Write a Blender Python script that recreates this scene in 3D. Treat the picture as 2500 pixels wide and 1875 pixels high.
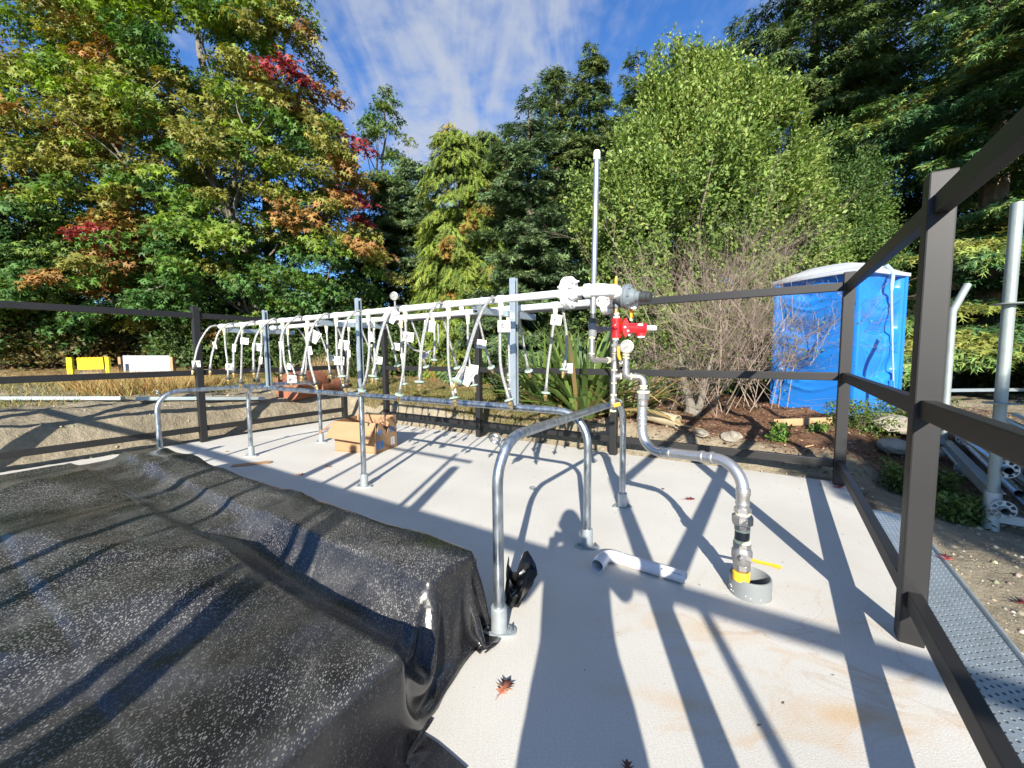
import bpy, bmesh, math, random
import numpy as np
from mathutils import Vector
random.seed(7); rng = np.random.default_rng(7)
R_ = math.radians
for o in list(bpy.data.objects): bpy.data.objects.remove(o)
SC = bpy.context.scene
COL = SC.collection

# ------------------------------------------------------------------ camera
F, PITCH, ROLL, CAMH = 987.6, 0.0773, -0.0092, 1.25
FW = np.array([0, math.cos(PITCH), -math.sin(PITCH)])
_u0 = np.array([0, math.sin(PITCH), math.cos(PITCH)]); _r0 = np.array([1., 0, 0])
RT = math.cos(ROLL)*_r0 + math.sin(ROLL)*_u0
UP = -math.sin(ROLL)*_r0 + math.cos(ROLL)*_u0
cd = bpy.data.cameras.new('camera'); cam = bpy.data.objects.new('camera', cd); COL.objects.link(cam)
cd.sensor_fit = 'HORIZONTAL'; cd.sensor_width = 36; cd.lens = 36*F/2500
cd.clip_start = 0.02; cd.clip_end = 2000
from mathutils import Matrix
M = Matrix(((RT[0], UP[0], -FW[0]), (RT[1], UP[1], -FW[1]), (RT[2], UP[2], -FW[2]))).to_4x4()
M.translation = (0, 0, CAMH); cam.matrix_world = M
SC.camera = cam
SC.render.resolution_x = 1024; SC.render.resolution_y = 768

# ------------------------------------------------------------------ light
SUN_EL, SUN_AZ = 24.4, 7.7          # light travels towards azimuth 7.7 deg (from +Y towards +X)
sd = bpy.data.lights.new('sun', 'SUN'); sd.energy = 5.0; sd.angle = R_(0.5); sd.color = (1.0, 0.94, 0.84)
so = bpy.data.objects.new('sun', sd); COL.objects.link(so)
d = Vector((math.sin(R_(SUN_AZ))*math.cos(R_(SUN_EL)), math.cos(R_(SUN_AZ))*math.cos(R_(SUN_EL)), -math.sin(R_(SUN_EL))))
so.rotation_euler = d.to_track_quat('-Z', 'Y').to_euler(); so.location = (0, -20, 20)
wd = bpy.data.worlds.new('World'); SC.world = wd; wd.use_nodes = True
nt = wd.node_tree; nt.nodes.clear()
def N(nt, t, **k):
    n = nt.nodes.new(t)
    for a, b in k.items(): setattr(n, a, b)
    return n
sky = N(nt, 'ShaderNodeTexSky', sky_type='NISHITA', sun_disc=False, sun_elevation=R_(SUN_EL), sun_rotation=R_(180+SUN_AZ))
sky.air_density = 1.0; sky.dust_density = 0.3; sky.ozone_density = 2.5; sky.altitude = 400
geo = N(nt, 'ShaderNodeTexCoord'); sep = N(nt, 'ShaderNodeSeparateXYZ')
nt.links.new(geo.outputs['Generated'], sep.inputs[0])
def wm(op, a, b=None, c=None, clamp=False):
    n = N(nt, 'ShaderNodeMath', operation=op, use_clamp=clamp)
    for i, v in enumerate((a, b, c)):
        if v is None: continue
        if isinstance(v, (int, float)): n.inputs[i].default_value = v
        else: nt.links.new(v, n.inputs[i])
    return n.outputs[0]
zz = wm('ADD', wm('MAXIMUM', sep.outputs[2], 0.0), 0.10)
px_ = wm('DIVIDE', sep.outputs[0], zz); py_ = wm('DIVIDE', sep.outputs[1], zz)
comb = N(nt, 'ShaderNodeCombineXYZ'); nt.links.new(px_, comb.inputs[0]); nt.links.new(py_, comb.inputs[1])
def noise(scale, detail, rough, vec, dist=0.0, loc=(0, 0, 0), sc=(1, 1, 1), rot=0):
    mp = N(nt, 'ShaderNodeMapping'); nt.links.new(vec, mp.inputs[0]); mp.inputs['Location'].default_value = loc
    mp.inputs['Scale'].default_value = sc; mp.inputs['Rotation'].default_value = (0, 0, rot)
    n = N(nt, 'ShaderNodeTexNoise'); nt.links.new(mp.outputs[0], n.inputs[0])
    n.inputs['Scale'].default_value = scale; n.inputs['Detail'].default_value = detail
    n.inputs['Roughness'].default_value = rough; n.inputs['Distortion'].default_value = dist
    return n.outputs[0]
# broad cirrus bands (directions: streaks radiate away from the viewer) and small puffs
band = noise(1.5, 4, 0.55, comb.outputs[0], 0.5, (3.1, 0.35, 0), (1.0, 0.22, 1), 0.10)
puff = noise(9.0, 5, 0.55, comb.outputs[0], 0.25, (0, 0, 0), (1.15, 1.0, 1), 0.3)
wisp = noise(3.0, 6, 0.6, comb.outputs[0], 0.8, (2, 1, 0), (1.5, 0.45, 1), -0.25)
# the main sheet of cloud stands over the middle of the view
cx = wm('ADD', wm('MULTIPLY', py_, 0.10), px_)
core = wm('SUBTRACT', 1.0, wm('MULTIPLY', wm('POWER', wm('ABSOLUTE', wm('SUBTRACT', cx, -0.02)), 2.0), 4.0), clamp=True)
side = wm('MULTIPLY', wm('LESS_THAN', px_, -0.75), 0.25)
m1 = wm('ADD', wm('MULTIPLY', band, 1.25), wm('MULTIPLY', core, 0.34))
m1 = wm('ADD', m1, wm('MULTIPLY', wm('SUBTRACT', wisp, 0.5), 1.1))
m1 = wm('ADD', m1, wm('MULTIPLY', wm('SUBTRACT', puff, 0.5), 0.62))
cov = N(nt, 'ShaderNodeMapRange', interpolation_type='SMOOTHSTEP'); nt.links.new(m1, cov.inputs[0])
cov.inputs[1].default_value = 0.58; cov.inputs[2].default_value = 1.22; cov.inputs[3].default_value = 0; cov.inputs[4].default_value = 0.9
# thin whitening towards the horizon
hz = wm('MULTIPLY', wm('POWER', wm('SUBTRACT', 1.0, sep.outputs[2], clamp=True), 5.0), 0.16)
covf = wm('MAXIMUM', cov.outputs[0], hz)
mx = N(nt, 'ShaderNodeMix', data_type='RGBA')
tint = N(nt, 'ShaderNodeMix', data_type='RGBA', blend_type='MULTIPLY'); tint.inputs[0].default_value = 1
tint.inputs[7].default_value = (0.40, 0.72, 1.10, 1)
nt.links.new(sky.outputs[0], tint.inputs[6])
nt.links.new(covf, mx.inputs[0]); nt.links.new(tint.outputs[2], mx.inputs[6]); mx.inputs[7].default_value = (2.75, 3.0, 3.5, 1)
bg = N(nt, 'ShaderNodeBackground'); bg.inputs[1].default_value = 0.095
out = N(nt, 'ShaderNodeOutputWorld'); nt.links.new(mx.outputs[2], bg.inputs[0]); nt.links.new(bg.outputs[0], out.inputs[0])
vs = SC.view_settings; vs.view_transform = 'Standard'; vs.look = 'None'; vs.exposure = 1.15; vs.gamma = 1; vs.use_curve_mapping = False

# ------------------------------------------------------------------ frames and helpers
TH = 0.5799
E1 = np.array([math.cos(TH), -math.sin(TH), 0]); E2 = np.array([math.sin(TH), math.cos(TH), 0])
CO = np.array([2.969, 3.666, 0])                      # slab corner post (inner corner); a runs along the back fence, b along the side fence
def W(a, b, z=0.0): return CO + a*E1 + b*E2 + np.array([0, 0, z])
def ab(x, y):
    q0 = x-CO[0]; q1 = y-CO[1]
    return q0*E1[0]+q1*E1[1], q0*E2[0]+q1*E2[1]
def at(u, v, Y):                                      # real position of a measured point Y metres ahead of the viewpoint
    dd = (u-1250)/F*RT - (v-937.5)/F*UP + FW
    return np.array([0, 0, CAMH]) + dd*(Y/dd[1])
def v3(p): return np.array(p, float)
def nrm(v): v = v3(v); return v/np.linalg.norm(v)

def newmesh(name, V, Fc, mat=None, smooth=False, sharp=35):
    me = bpy.data.meshes.new(name); me.from_pydata([tuple(map(float, p)) for p in V], [], Fc); me.update()
    if mat: me.materials.append(mat)
    if smooth:
        me.polygons.foreach_set('use_smooth', [True]*len(me.polygons))
        me.set_sharp_from_angle(angle=R_(sharp))
    return me
def link(name, me, parent=None, label=None, cat=None, group=None, kind=None):
    o = bpy.data.objects.new(name, me); COL.objects.link(o)
    if parent is not None: o.parent = parent
    return tag(o, label, cat, group, kind)
def tag(o, label=None, cat=None, group=None, kind=None):
    if label: o['label'] = label
    if cat: o['category'] = cat
    if group: o['group'] = group
    if kind: o['kind'] = kind
    return o
def thing(name, label, cat, loc=(0, 0, 0), group=None, rotz=0):
    o = bpy.data.objects.new(name, None); COL.objects.link(o); o.empty_display_size = 0.1
    o.location = tuple(map(float, loc)); o.rotation_euler = (0, 0, rotz)
    return tag(o, label, cat, group)
class MB:
    """collects primitives in world (or local) coordinates, built as one mesh object"""
    def __init__(s): s.V = []; s.Fc = []
    def add(s, V, Fc):
        o = len(s.V); s.V += [tuple(map(float, p)) for p in V]; s.Fc += [tuple(i+o for i in f) for f in Fc]; return s
    def box(s, c, ax, ay, az, sx, sy, sz, bev=0.0):
        """box centred at c with unit axes and full sizes; bev = chamfer"""
        c = v3(c); ax, ay, az = v3(ax), v3(ay), v3(az)
        if bev <= 0:
            P = [c+ax*i*sx/2+ay*j*sy/2+az*k*sz/2 for i in (-1, 1) for j in (-1, 1) for k in (-1, 1)]
            return s.add(P, [(0, 1, 3, 2), (4, 6, 7, 5), (0, 4, 5, 1), (2, 3, 7, 6), (0, 2, 6, 4), (1, 5, 7, 3)])
        bm = bmesh.new(); bmesh.ops.create_cube(bm, size=1)
        for v in bm.verts: v.co = Vector((v.co.x*sx, v.co.y*sy, v.co.z*sz))
        bmesh.ops.bevel(bm, geom=list(bm.edges), offset=bev, segments=2, affect='EDGES', profile=0.6)
        bm.verts.ensure_lookup_table()
        P = [c+ax*v.co.x+ay*v.co.y+az*v.co.z for v in bm.verts]
        Q = [tuple(v.index for v in f.verts) for f in bm.faces]; bm.free()
        return s.add(P, Q)
    def bar(s, p, q, up, w, h, bev=0.0):
        """rectangular bar from p to q, w across, h along up"""
        p, q = v3(p), v3(q); x = nrm(q-p); y = nrm(np.cross(v3(up), x)); z = np.cross(x, y)
        return s.box((p+q)/2, x, y, z, np.linalg.norm(q-p), w, h, bev)
    def tube(s, pts, r, n=12, cap=True, open_r=None):
        pts = [v3(p) for p in pts]; m = len(pts)
        rr = r if hasattr(r, '__len__') else [r]*m
        T = [nrm(pts[min(i+1, m-1)]-pts[max(i-1, 0)]) for i in range(m)]
        a = nrm(np.cross(T[0], (0, 0, 1) if abs(T[0][2]) < .9 else (1, 0, 0)))
        V = []
        for i in range(m):
            a = nrm(a-T[i]*(a@T[i])); b = np.cross(T[i], a)
            for k in range(n):
                t = 2*math.pi*k/n; V.append(pts[i]+rr[i]*(math.cos(t)*a+math.sin(t)*b))
        Fc = [(i*n+k, i*n+(k+1) % n, (i+1)*n+(k+1) % n, (i+1)*n+k) for i in range(m-1) for k in range(n)]
        if cap: Fc += [tuple(range(n-1, -1, -1)), tuple((m-1)*n+k for k in range(n))]
        return s.add(V, Fc)
    def lathe(s, p0, axis, prof, n=20, rot=0.0, cap=True):
        """prof: list of (distance along axis, radius)"""
        p0 = v3(p0); ax = nrm(axis); a = nrm(np.cross(ax, (0, 0, 1) if abs(ax[2]) < .9 else (1, 0, 0))); b = np.cross(ax, a)
        V = []
        for (t, r) in prof:
            for k in range(n):
                g = 2*math.pi*k/n+rot; V.append(p0+ax*t+r*(math.cos(g)*a+math.sin(g)*b))
        m = len(prof)
        Fc = [(i*n+k, i*n+(k+1) % n, (i+1)*n+(k+1) % n, (i+1)*n+k) for i in range(m-1) for k in range(n)]
        if cap: Fc += [tuple(range(n-1, -1, -1)), tuple((m-1)*n+k for k in range(n))]
        return s.add(V, Fc)
    def prism(s, pts, d):
        pts = [v3(p) for p in pts]; n = len(pts); d = v3(d)
        return s.add(pts+[p+d for p in pts], [tuple(range(n))[::-1], tuple(range(n, 2*n))]+[(i, (i+1) % n, n+(i+1) % n, n+i) for i in range(n)])
    def build(s, name, mat, parent=None, smooth=True, sharp=35, **k):
        me = newmesh(name, s.V, s.Fc, mat, smooth, sharp)
        o = link(name, me, parent, **k)
        if parent is not None and parent.type == 'EMPTY':
            o.matrix_parent_inverse = Matrix.LocRotScale(parent.location, parent.rotation_euler, None).inverted()
        return o
def crom(P, n=6):
    P = [v3(p) for p in P]; P = [2*P[0]-P[1]]+P+[2*P[-1]-P[-2]]; out = []
    for i in range(1, len(P)-2):
        for k in range(n):
            t = k/n; p0, p1, p2, p3 = P[i-1:i+3]
            out.append(.5*((2*p1)+(-p0+p2)*t+(2*p0-5*p1+4*p2-p3)*t*t+(-p0+3*p1-3*p2+p3)*t**3))
    return out+[P[-2]]
def fillet(P, r, n=6):
    """round the corners of a polyline"""
    P = [v3(p) for p in P]; out = [P[0]]
    for i in range(1, len(P)-1):
        a = nrm(P[i-1]-P[i]); b = nrm(P[i+1]-P[i]); rr = r[i-1] if hasattr(r, '__len__') else r
        ang = math.acos(max(-1, min(1, a@b))); t = rr/math.tan(ang/2)
        p, q = P[i]+a*t, P[i]+b*t; c = P[i]+nrm(a+b)*rr/math.sin(ang/2)
        u = nrm(p-c); w = nrm(q-c); om = math.acos(max(-1, min(1, u@w)))
        for k in range(n+1):
            s = k/n; out.append(c+rr*(math.sin((1-s)*om)*u+math.sin(s*om)*w)/math.sin(om))
    return out+[P[-1]]
def fastmesh(name, V, idx, counts, mat, cols=None, smooth=False):
    """V (n,3), idx flat loop indices, counts per face"""
    me = bpy.data.meshes.new(name); V = np.asarray(V, np.float32); idx = np.asarray(idx, np.int32); counts = np.asarray(counts, np.int32)
    me.vertices.add(len(V)); me.vertices.foreach_set('co', V.ravel())
    me.loops.add(len(idx)); me.loops.foreach_set('vertex_index', idx)
    me.polygons.add(len(counts)); st = np.concatenate(([0], np.cumsum(counts)[:-1])).astype(np.int32)
    me.polygons.foreach_set('loop_start', st)
    if smooth: me.polygons.foreach_set('use_smooth', np.ones(len(counts), bool))
    if cols is not None:
        at_ = me.attributes.new('col', 'FLOAT_COLOR', 'POINT'); c = np.ones((len(V), 4), np.float32); c[:, :3] = cols; at_.data.foreach_set('color', c.ravel())
    me.update(calc_edges=True); me.validate()
    if mat: me.materials.append(mat)
    return me
# numpy gradient-free value noise, smooth
_tab = rng.random((256, 256))
def vnoise(x, y, s=1.0, seed=0):
    x = np.asarray(x)*s+seed*17.3+100; y = np.asarray(y)*s+seed*7.7+100
    xi = np.floor(x).astype(int); yi = np.floor(y).astype(int); fx = x-xi; fy = y-yi
    fx = fx*fx*fx*(fx*(fx*6-15)+10); fy = fy*fy*fy*(fy*(fy*6-15)+10)
    g = lambda i, j: _tab[i & 255, j & 255]
    return (g(xi, yi)*(1-fx)+g(xi+1, yi)*fx)*(1-fy)+(g(xi, yi+1)*(1-fx)+g(xi+1, yi+1)*fx)*fy
def fbm(x, y, s, o=4, seed=0):
    r = 0; a = .5
    for k in range(o): r = r+a*(vnoise(x, y, s*2**k, seed+k)-.5)*2; a *= .5
    return r
def sm(x, a, b):
    t = np.clip((np.asarray(x, float)-a)/(b-a), 0, 1); return t*t*(3-2*t)

# ------------------------------------------------------------------ materials
def mat(name, col=(.5, .5, .5), rough=.5, metal=0.0, bump=0.0, bscale=50, var=0.0, vscale=5, col2=None, spec=.5, coat=0.0, bdetail=3):
    m = bpy.data.materials.new(name); m.use_nodes = True; nt = m.node_tree; b = nt.nodes['Principled BSDF']
    b.inputs['Base Color'].default_value = (*col, 1); b.inputs['Roughness'].default_value = rough; b.inputs['Metallic'].default_value = metal
    b.inputs['Specular IOR Level'].default_value = spec; b.inputs['Coat Weight'].default_value = coat
    tc = N(nt, 'ShaderNodeTexCoord')
    if var > 0 or col2:
        n = N(nt, 'ShaderNodeTexNoise'); n.inputs['Scale'].default_value = vscale; n.inputs['Detail'].default_value = 5
        nt.links.new(tc.outputs['Object'], n.inputs[0])
        r = N(nt, 'ShaderNodeValToRGB'); c2 = col2 if col2 else tuple(c*(1-var) for c in col)
        c1 = col if col2 else tuple(min(1, c*(1+var)) for c in col)
        r.color_ramp.elements[0].position = .3; r.color_ramp.elements[1].position = .7
        r.color_ramp.elements[0].color = (*c2, 1); r.color_ramp.elements[1].color = (*c1, 1)
        nt.links.new(n.outputs[0], r.inputs[0]); nt.links.new(r.outputs[0], b.inputs['Base Color'])
    if bump > 0:
        n2 = N(nt, 'ShaderNodeTexNoise'); n2.inputs['Scale'].default_value = bscale; n2.inputs['Detail'].default_value = bdetail
        nt.links.new(tc.outputs['Object'], n2.inputs[0])
        bp = N(nt, 'ShaderNodeBump'); bp.inputs['Strength'].default_value = bump; bp.inputs['Distance'].default_value = .01
        nt.links.new(n2.outputs[0], bp.inputs['Height']); nt.links.new(bp.outputs[0], b.inputs['Normal'])
    return m
def leafmat(name, trans=.35, gloss=.02, rough=.55):
    m = bpy.data.materials.new(name); m.use_nodes = True; nt = m.node_tree; nt.nodes.clear()
    a = N(nt, 'ShaderNodeAttribute', attribute_name='col')
    d = N(nt, 'ShaderNodeBsdfDiffuse'); t = N(nt, 'ShaderNodeBsdfTranslucent'); g = N(nt, 'ShaderNodeBsdfGlossy'); g.inputs['Roughness'].default_value = rough
    hs = N(nt, 'ShaderNodeHueSaturation'); hs.inputs['Value'].default_value = 1.1; hs.inputs['Saturation'].default_value = 1.15
    m1 = N(nt, 'ShaderNodeMixShader'); m1.inputs[0].default_value = trans; m2 = N(nt, 'ShaderNodeMixShader'); m2.inputs[0].default_value = gloss
    o = N(nt, 'ShaderNodeOutputMaterial'); L = nt.links.new
    L(a.outputs[0], d.inputs[0]); L(a.outputs[0], hs.inputs['Color']); L(hs.outputs[0], t.inputs[0]); L(d.outputs[0], m1.inputs[1]); L(t.outputs[0], m1.inputs[2])
    L(m1.outputs[0], m2.inputs[1]); L(g.outputs[0], m2.inputs[2]); L(m2.outputs[0], o.inputs[0]); return m
LEAF = leafmat('foliage'); NEEDLE = leafmat('needles', .20, .015, .55); DRY = leafmat('dry_plant', .25, .02, .6); CLOD = leafmat('loose_ground', 0.0, 0.0)
FLAXM = leafmat('flax_leaf', .25, .10, .35)
BLACKSTEEL = mat('dark_powder_coat', (.0165, .0158, .0155), .50, 0, .05, 400, .15, 3, spec=.40)
def galvmat():
    m = bpy.data.materials.new('galvanised_steel'); m.use_nodes = True; nt = m.node_tree; b = nt.nodes['Principled BSDF']; L = nt.links.new
    tc = N(nt, 'ShaderNodeTexCoord'); n = N(nt, 'ShaderNodeTexNoise'); n.inputs['Scale'].default_value = 35; n.inputs['Detail'].default_value = 4
    mp = N(nt, 'ShaderNodeMapping'); mp.inputs['Scale'].default_value = (1, 1, .35); L(tc.outputs['Object'], mp.inputs[0]); L(mp.outputs[0], n.inputs[0])
    r = N(nt, 'ShaderNodeValToRGB'); r.color_ramp.elements[0].position = .35; r.color_ramp.elements[1].position = .65
    r.color_ramp.elements[0].color = (.27, .305, .335, 1); r.color_ramp.elements[1].color = (.50, .54, .57, 1); L(n.outputs[0], r.inputs[0]); L(r.outputs[0], b.inputs['Base Color'])
    q = N(nt, 'ShaderNodeMapRange'); q.inputs[3].default_value = .22; q.inputs[4].default_value = .5; L(n.outputs[0], q.inputs[0]); L(q.outputs[0], b.inputs['Roughness'])
    b.inputs['Metallic'].default_value = .92
    bp = N(nt, 'ShaderNodeBump'); bp.inputs['Strength'].default_value = .12; bp.inputs['Distance'].default_value = .003; L(n.outputs[0], bp.inputs['Height']); L(bp.outputs[0], b.inputs['Normal'])
    return m
GALV = galvmat()
GALVCAST = mat('cast_galvanised', (.40, .44, .45), .5, .55, .12, 120, .12, 20)
STRUT = mat('zinc_strut', (.40, .46, .50), .42, .6, .08, 60, .10, 12)
STAIN = mat('stainless_pipe', (.56, .545, .52), .34, .85, .03, 200, .06, 8)
STAINDULL = mat('stainless_fitting', (.40, .385, .36), .42, .8, .07, 260, .10, 30)
WHITEP = mat('white_paint', (.74, .75, .74), .30, 0, .02, 80, .03, 4, spec=.5)
HOSE = mat('braided_hose', (.42, .42, .40), .45, .7, .5, 900, .10, 60)
BRASS = mat('brass', (.62, .42, .18), .35, .9, .1, 150, .15, 30)
GREENK = mat('green_patina_knob', (.30, .42, .34), .5, 0, .2, 200, .2, 40)
DARKK = mat('dark_knob', (.035, .04, .04), .5)
TAGW = mat('paper_tag', (.70, .69, .64), .75, 0, 0, 50, .04, 20)
DIAL = mat('gauge_dial', (.27, .27, .26), .7)
PRINT = mat('grey_print', (.16, .16, .17), .8)
TAPE = mat('thread_tape', (.78, .74, .45), .6)
ORANGE = mat('orange_handle', (.85, .36, .02), .45)
REDP = mat('red_valve_paint', (.72, .015, .02), .30, coat=.3)
GREYP = mat('grey_regulator_paint', (.150, .178, .195), .5, 0, .1, 200, spec=.35)
GREYPVC = mat('grey_pvc', (.19, .205, .205), .38, 0, .05, 60, .06, 6)
DKPVC = mat('dark_grey_pipe', (.045, .05, .055), .4)
WPVC = mat('white_pvc', (.62, .61, .62), .35)
YTAPE = mat('yellow_wrap', (.86, .52, .03), .5, 0, .1, 90)
CARD = mat('cardboard', (.35, .205, .105), .85, 0, .1, 30, .06, 3)
CARDIN = mat('cardboard_inside', (.34, .19, .09), .9, 0, .1, 30, .06, 3)
BLUEINK = mat('blue_print', (.05, .22, .55), .7)
BLUEPL = mat('blue_plastic', (.016, .175, .56), .38, 0, .03, 10, .08, 1.5)
WHITEPL = mat('white_plastic', (.44, .46, .49), .4, 0, 0, 50, .04, 2)
YELLOW = mat('yellow_paint', (.82, .62, .01), .45)
BARK = mat('bark', (.16, .12, .09), .9, 0, .8, 30, .35, 8)
BARKG = mat('grey_bark', (.17, .15, .12), .9, 0, .8, 30, .3, 8)
TWIG = mat('dry_twig', (.22, .170, .130), .85, 0, 0, 50, .25, 3)
ROCKM = mat('rock', (.27, .24, .19), .9, 0, .6, 20, .3, 6)
RUST = mat('rusty_steel', (.22, .08, .04), .8, 0, .4, 40, .4, 6)
TIMBER = mat('timber', (.38, .24, .12), .8, 0, .3, 40, .2, 6)
SKIN = mat('skin', (.55, .36, .27), .5)
JACKET = mat('jacket', (.05, .07, .12), .85); TROUSER = mat('trousers', (.06, .06, .07), .9); BOOT = mat('boots', (.06, .035, .02), .6); HAIR = mat('hair', (.03, .02, .012), .7)
GLASS = mat('phone_body', (.02, .02, .022), .2)

def concrete():
    m = bpy.data.materials.new('broomed_concrete'); m.use_nodes = True; nt = m.node_tree; b = nt.nodes['Principled BSDF']; L = nt.links.new
    tc = N(nt, 'ShaderNodeTexCoord')
    def nz(scale, det, sc=(1, 1, 1), rough=.5, dist=0, rot=0, loc=(0, 0, 0)):
        mp = N(nt, 'ShaderNodeMapping'); mp.inputs['Scale'].default_value = sc; mp.inputs['Rotation'].default_value = (0, 0, rot); mp.inputs['Location'].default_value = loc
        L(tc.outputs['Object'], mp.inputs[0]); n = N(nt, 'ShaderNodeTexNoise'); n.inputs['Scale'].default_value = scale; n.inputs['Detail'].default_value = det
        n.inputs['Roughness'].default_value = rough; n.inputs['Distortion'].default_value = dist; L(mp.outputs[0], n.inputs[0]); return n.outputs[0]
    def ramp(x, p0, p1, c0, c1):
        r = N(nt, 'ShaderNodeValToRGB'); r.color_ramp.elements[0].position = p0; r.color_ramp.elements[1].position = p1
        r.color_ramp.elements[0].color = c0; r.color_ramp.elements[1].color = c1; L(x, r.inputs[0]); return r.outputs[0]
    def mixc(f, a, bb, bt='MIX'):
        x = N(nt, 'ShaderNodeMix', data_type='RGBA', blend_type=bt)
        if isinstance(f, float): x.inputs[0].default_value = f
        else: L(f, x.inputs[0])
        for i, c in ((6, a), (7, bb)):
            if isinstance(c, tuple): x.inputs[i].default_value = c
            else: L(c, x.inputs[i])
        return x.outputs[2]
    base = ramp(nz(1.3, 6), .3, .7, (.52, .50, .45, 1), (.605, .585, .53, 1))
    fine = ramp(nz(160, 3), .3, .75, (.86, .86, .86, 1), (1.08, 1.08, 1.08, 1))
    c = mixc(1.0, base, fine, 'MULTIPLY')
    pit = ramp(nz(70, 2, rough=.7), .70, .76, (0, 0, 0, 1), (1, 1, 1, 1)); c = mixc(pit, c, (.30, .29, .27, 1))
    # rust-coloured run-off stains lie on the near right-hand part of the slab
    st = ramp(nz(2.1, 7, (1, 1.6, 1), .62, 1.2, -.58, (3.3, .4, 0)), .53, .74, (0, 0, 0, 1), (1, 1, 1, 1))
    sp = N(nt, 'ShaderNodeSeparateXYZ'); L(tc.outputs['Object'], sp.inputs[0])
    def mr(x, a, bb):
        q = N(nt, 'ShaderNodeMapRange', interpolation_type='SMOOTHSTEP'); L(x, q.inputs[0]); q.inputs[1].default_value = a; q.inputs[2].default_value = bb; return q.outputs[0]
    def mul(a, bb):
        q = N(nt, 'ShaderNodeMath', operation='MULTIPLY'); L(a, q.inputs[0])
        if isinstance(bb, float): q.inputs[1].default_value = bb
        else: L(bb, q.inputs[1])
        return q.outputs[0]
    msk = mul(mul(mr(sp.outputs[0], .15, .7), mr(sp.outputs[1], 2.6, 1.5)), .55)
    c = mixc(mul(st, msk), c, (.50, .30, .10, 1))
    wn = N(nt, 'ShaderNodeTexNoise'); wn.inputs['Scale'].default_value = 1.1; wn.inputs['Detail'].default_value = 6; wn.inputs['Distortion'].default_value = 1.0
    L(tc.outputs['Object'], wn.inputs[0])
    ln = ramp(wn.outputs[0], .492, .5, (0, 0, 0, 1), (1, 1, 1, 1)); ln2 = ramp(wn.outputs[0], .5, .508, (1, 1, 1, 1), (0, 0, 0, 1))
    c = mixc(mul(mul(ln, ln2), mul(msk, .45)), c, (.36, .20, .08, 1))
    def band(A, B, w, st_, col, sc_):
        A = np.array(A); B = np.array(B); t_ = (B-A)/np.linalg.norm(B-A); n_ = (-t_[1], t_[0])
        dt = N(nt, 'ShaderNodeVectorMath', operation='DOT_PRODUCT'); L(tc.outputs['Object'], dt.inputs[0]); dt.inputs[1].default_value = (n_[0], n_[1], 0)
        o_ = -(A[0]*n_[0]+A[1]*n_[1]); ds = N(nt, 'ShaderNodeMath', operation='ADD'); L(dt.outputs['Value'], ds.inputs[0]); ds.inputs[1].default_value = o_
        wv = N(nt, 'ShaderNodeMath', operation='MULTIPLY_ADD'); L(nz(1.6, 4, dist=.5), wv.inputs[0]); wv.inputs[1].default_value = .34; wv.inputs[2].default_value = -.17
        ad = N(nt, 'ShaderNodeMath', operation='ADD'); L(ds.outputs[0], ad.inputs[0]); L(wv.outputs[0], ad.inputs[1]); ab_ = N(nt, 'ShaderNodeMath', operation='ABSOLUTE'); L(ad.outputs[0], ab_.inputs[0])
        return mul(mul(mr(ab_.outputs[0], w, .0), mr(nz(sc_, 6, rough=.65), .38, .62)), mul(msk, st_))
    c = mixc(band((.47, 1.37), (1.65, 1.22), .07, .75, 0, 3.0), c, (.52, .30, .09, 1))
    c = mixc(band((.30, 1.70), (1.9, 1.75), .022, .8, 0, 5.0), c, (.34, .22, .11, 1))
    L(c, b.inputs['Base Color']); b.inputs['Roughness'].default_value = .85; b.inputs['Specular IOR Level'].default_value = .3
    br = nz(60, 2, (1, .035, 1), .5, 0, TH-.12)
    bp = N(nt, 'ShaderNodeBump'); bp.inputs['Strength'].default_value = .32; bp.inputs['Distance'].default_value = .004; L(br, bp.inputs['Height'])
    bp2 = N(nt, 'ShaderNodeBump'); bp2.inputs['Strength'].default_value = .35; bp2.inputs['Distance'].default_value = .003; L(nz(220, 3), bp2.inputs['Height']); L(bp.outputs[0], bp2.inputs['Normal'])
    L(bp2.outputs[0], b.inputs['Normal']); return m
CONC = concrete()

def groundmat():
    m = bpy.data.materials.new('earth'); m.use_nodes = True; nt = m.node_tree; b = nt.nodes['Principled BSDF']; L = nt.links.new
    a = N(nt, 'ShaderNodeAttribute', attribute_name='col'); tc = N(nt, 'ShaderNodeTexCoord')
    n = N(nt, 'ShaderNodeTexNoise'); n.inputs['Scale'].default_value = 6; n.inputs['Detail'].default_value = 11; n.inputs['Roughness'].default_value = .72; L(tc.outputs['Object'], n.inputs[0])
    r = N(nt, 'ShaderNodeValToRGB'); r.color_ramp.elements[0].position = .28; r.color_ramp.elements[1].position = .72; r.color_ramp.elements[0].color = (.72, .70, .67, 1); r.color_ramp.elements[1].color = (1.2, 1.2, 1.2, 1)
    L(n.outputs[0], r.inputs[0]); x = N(nt, 'ShaderNodeMix', data_type='RGBA', blend_type='MULTIPLY'); x.inputs[0].default_value = 1; L(a.outputs[0], x.inputs[6]); L(r.outputs[0], x.inputs[7]); L(x.outputs[2], b.inputs['Base Color'])
    b.inputs['Roughness'].default_value = .95; b.inputs['Specular IOR Level'].default_value = .15
    v = N(nt, 'ShaderNodeTexVoronoi'); v.inputs['Scale'].default_value = 22; L(tc.outputs['Object'], v.inputs[0])
    ad = N(nt, 'ShaderNodeMath', operation='ADD'); L(n.outputs[0], ad.inputs[0]); L(v.outputs[0], ad.inputs[1])
    bp = N(nt, 'ShaderNodeBump'); bp.inputs['Strength'].default_value = 1.0; bp.inputs['Distance'].default_value = .09; L(n.outputs[0], bp.inputs['Height']); L(bp.outputs[0], b.inputs['Normal']); return m
EARTH = groundmat()

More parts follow.
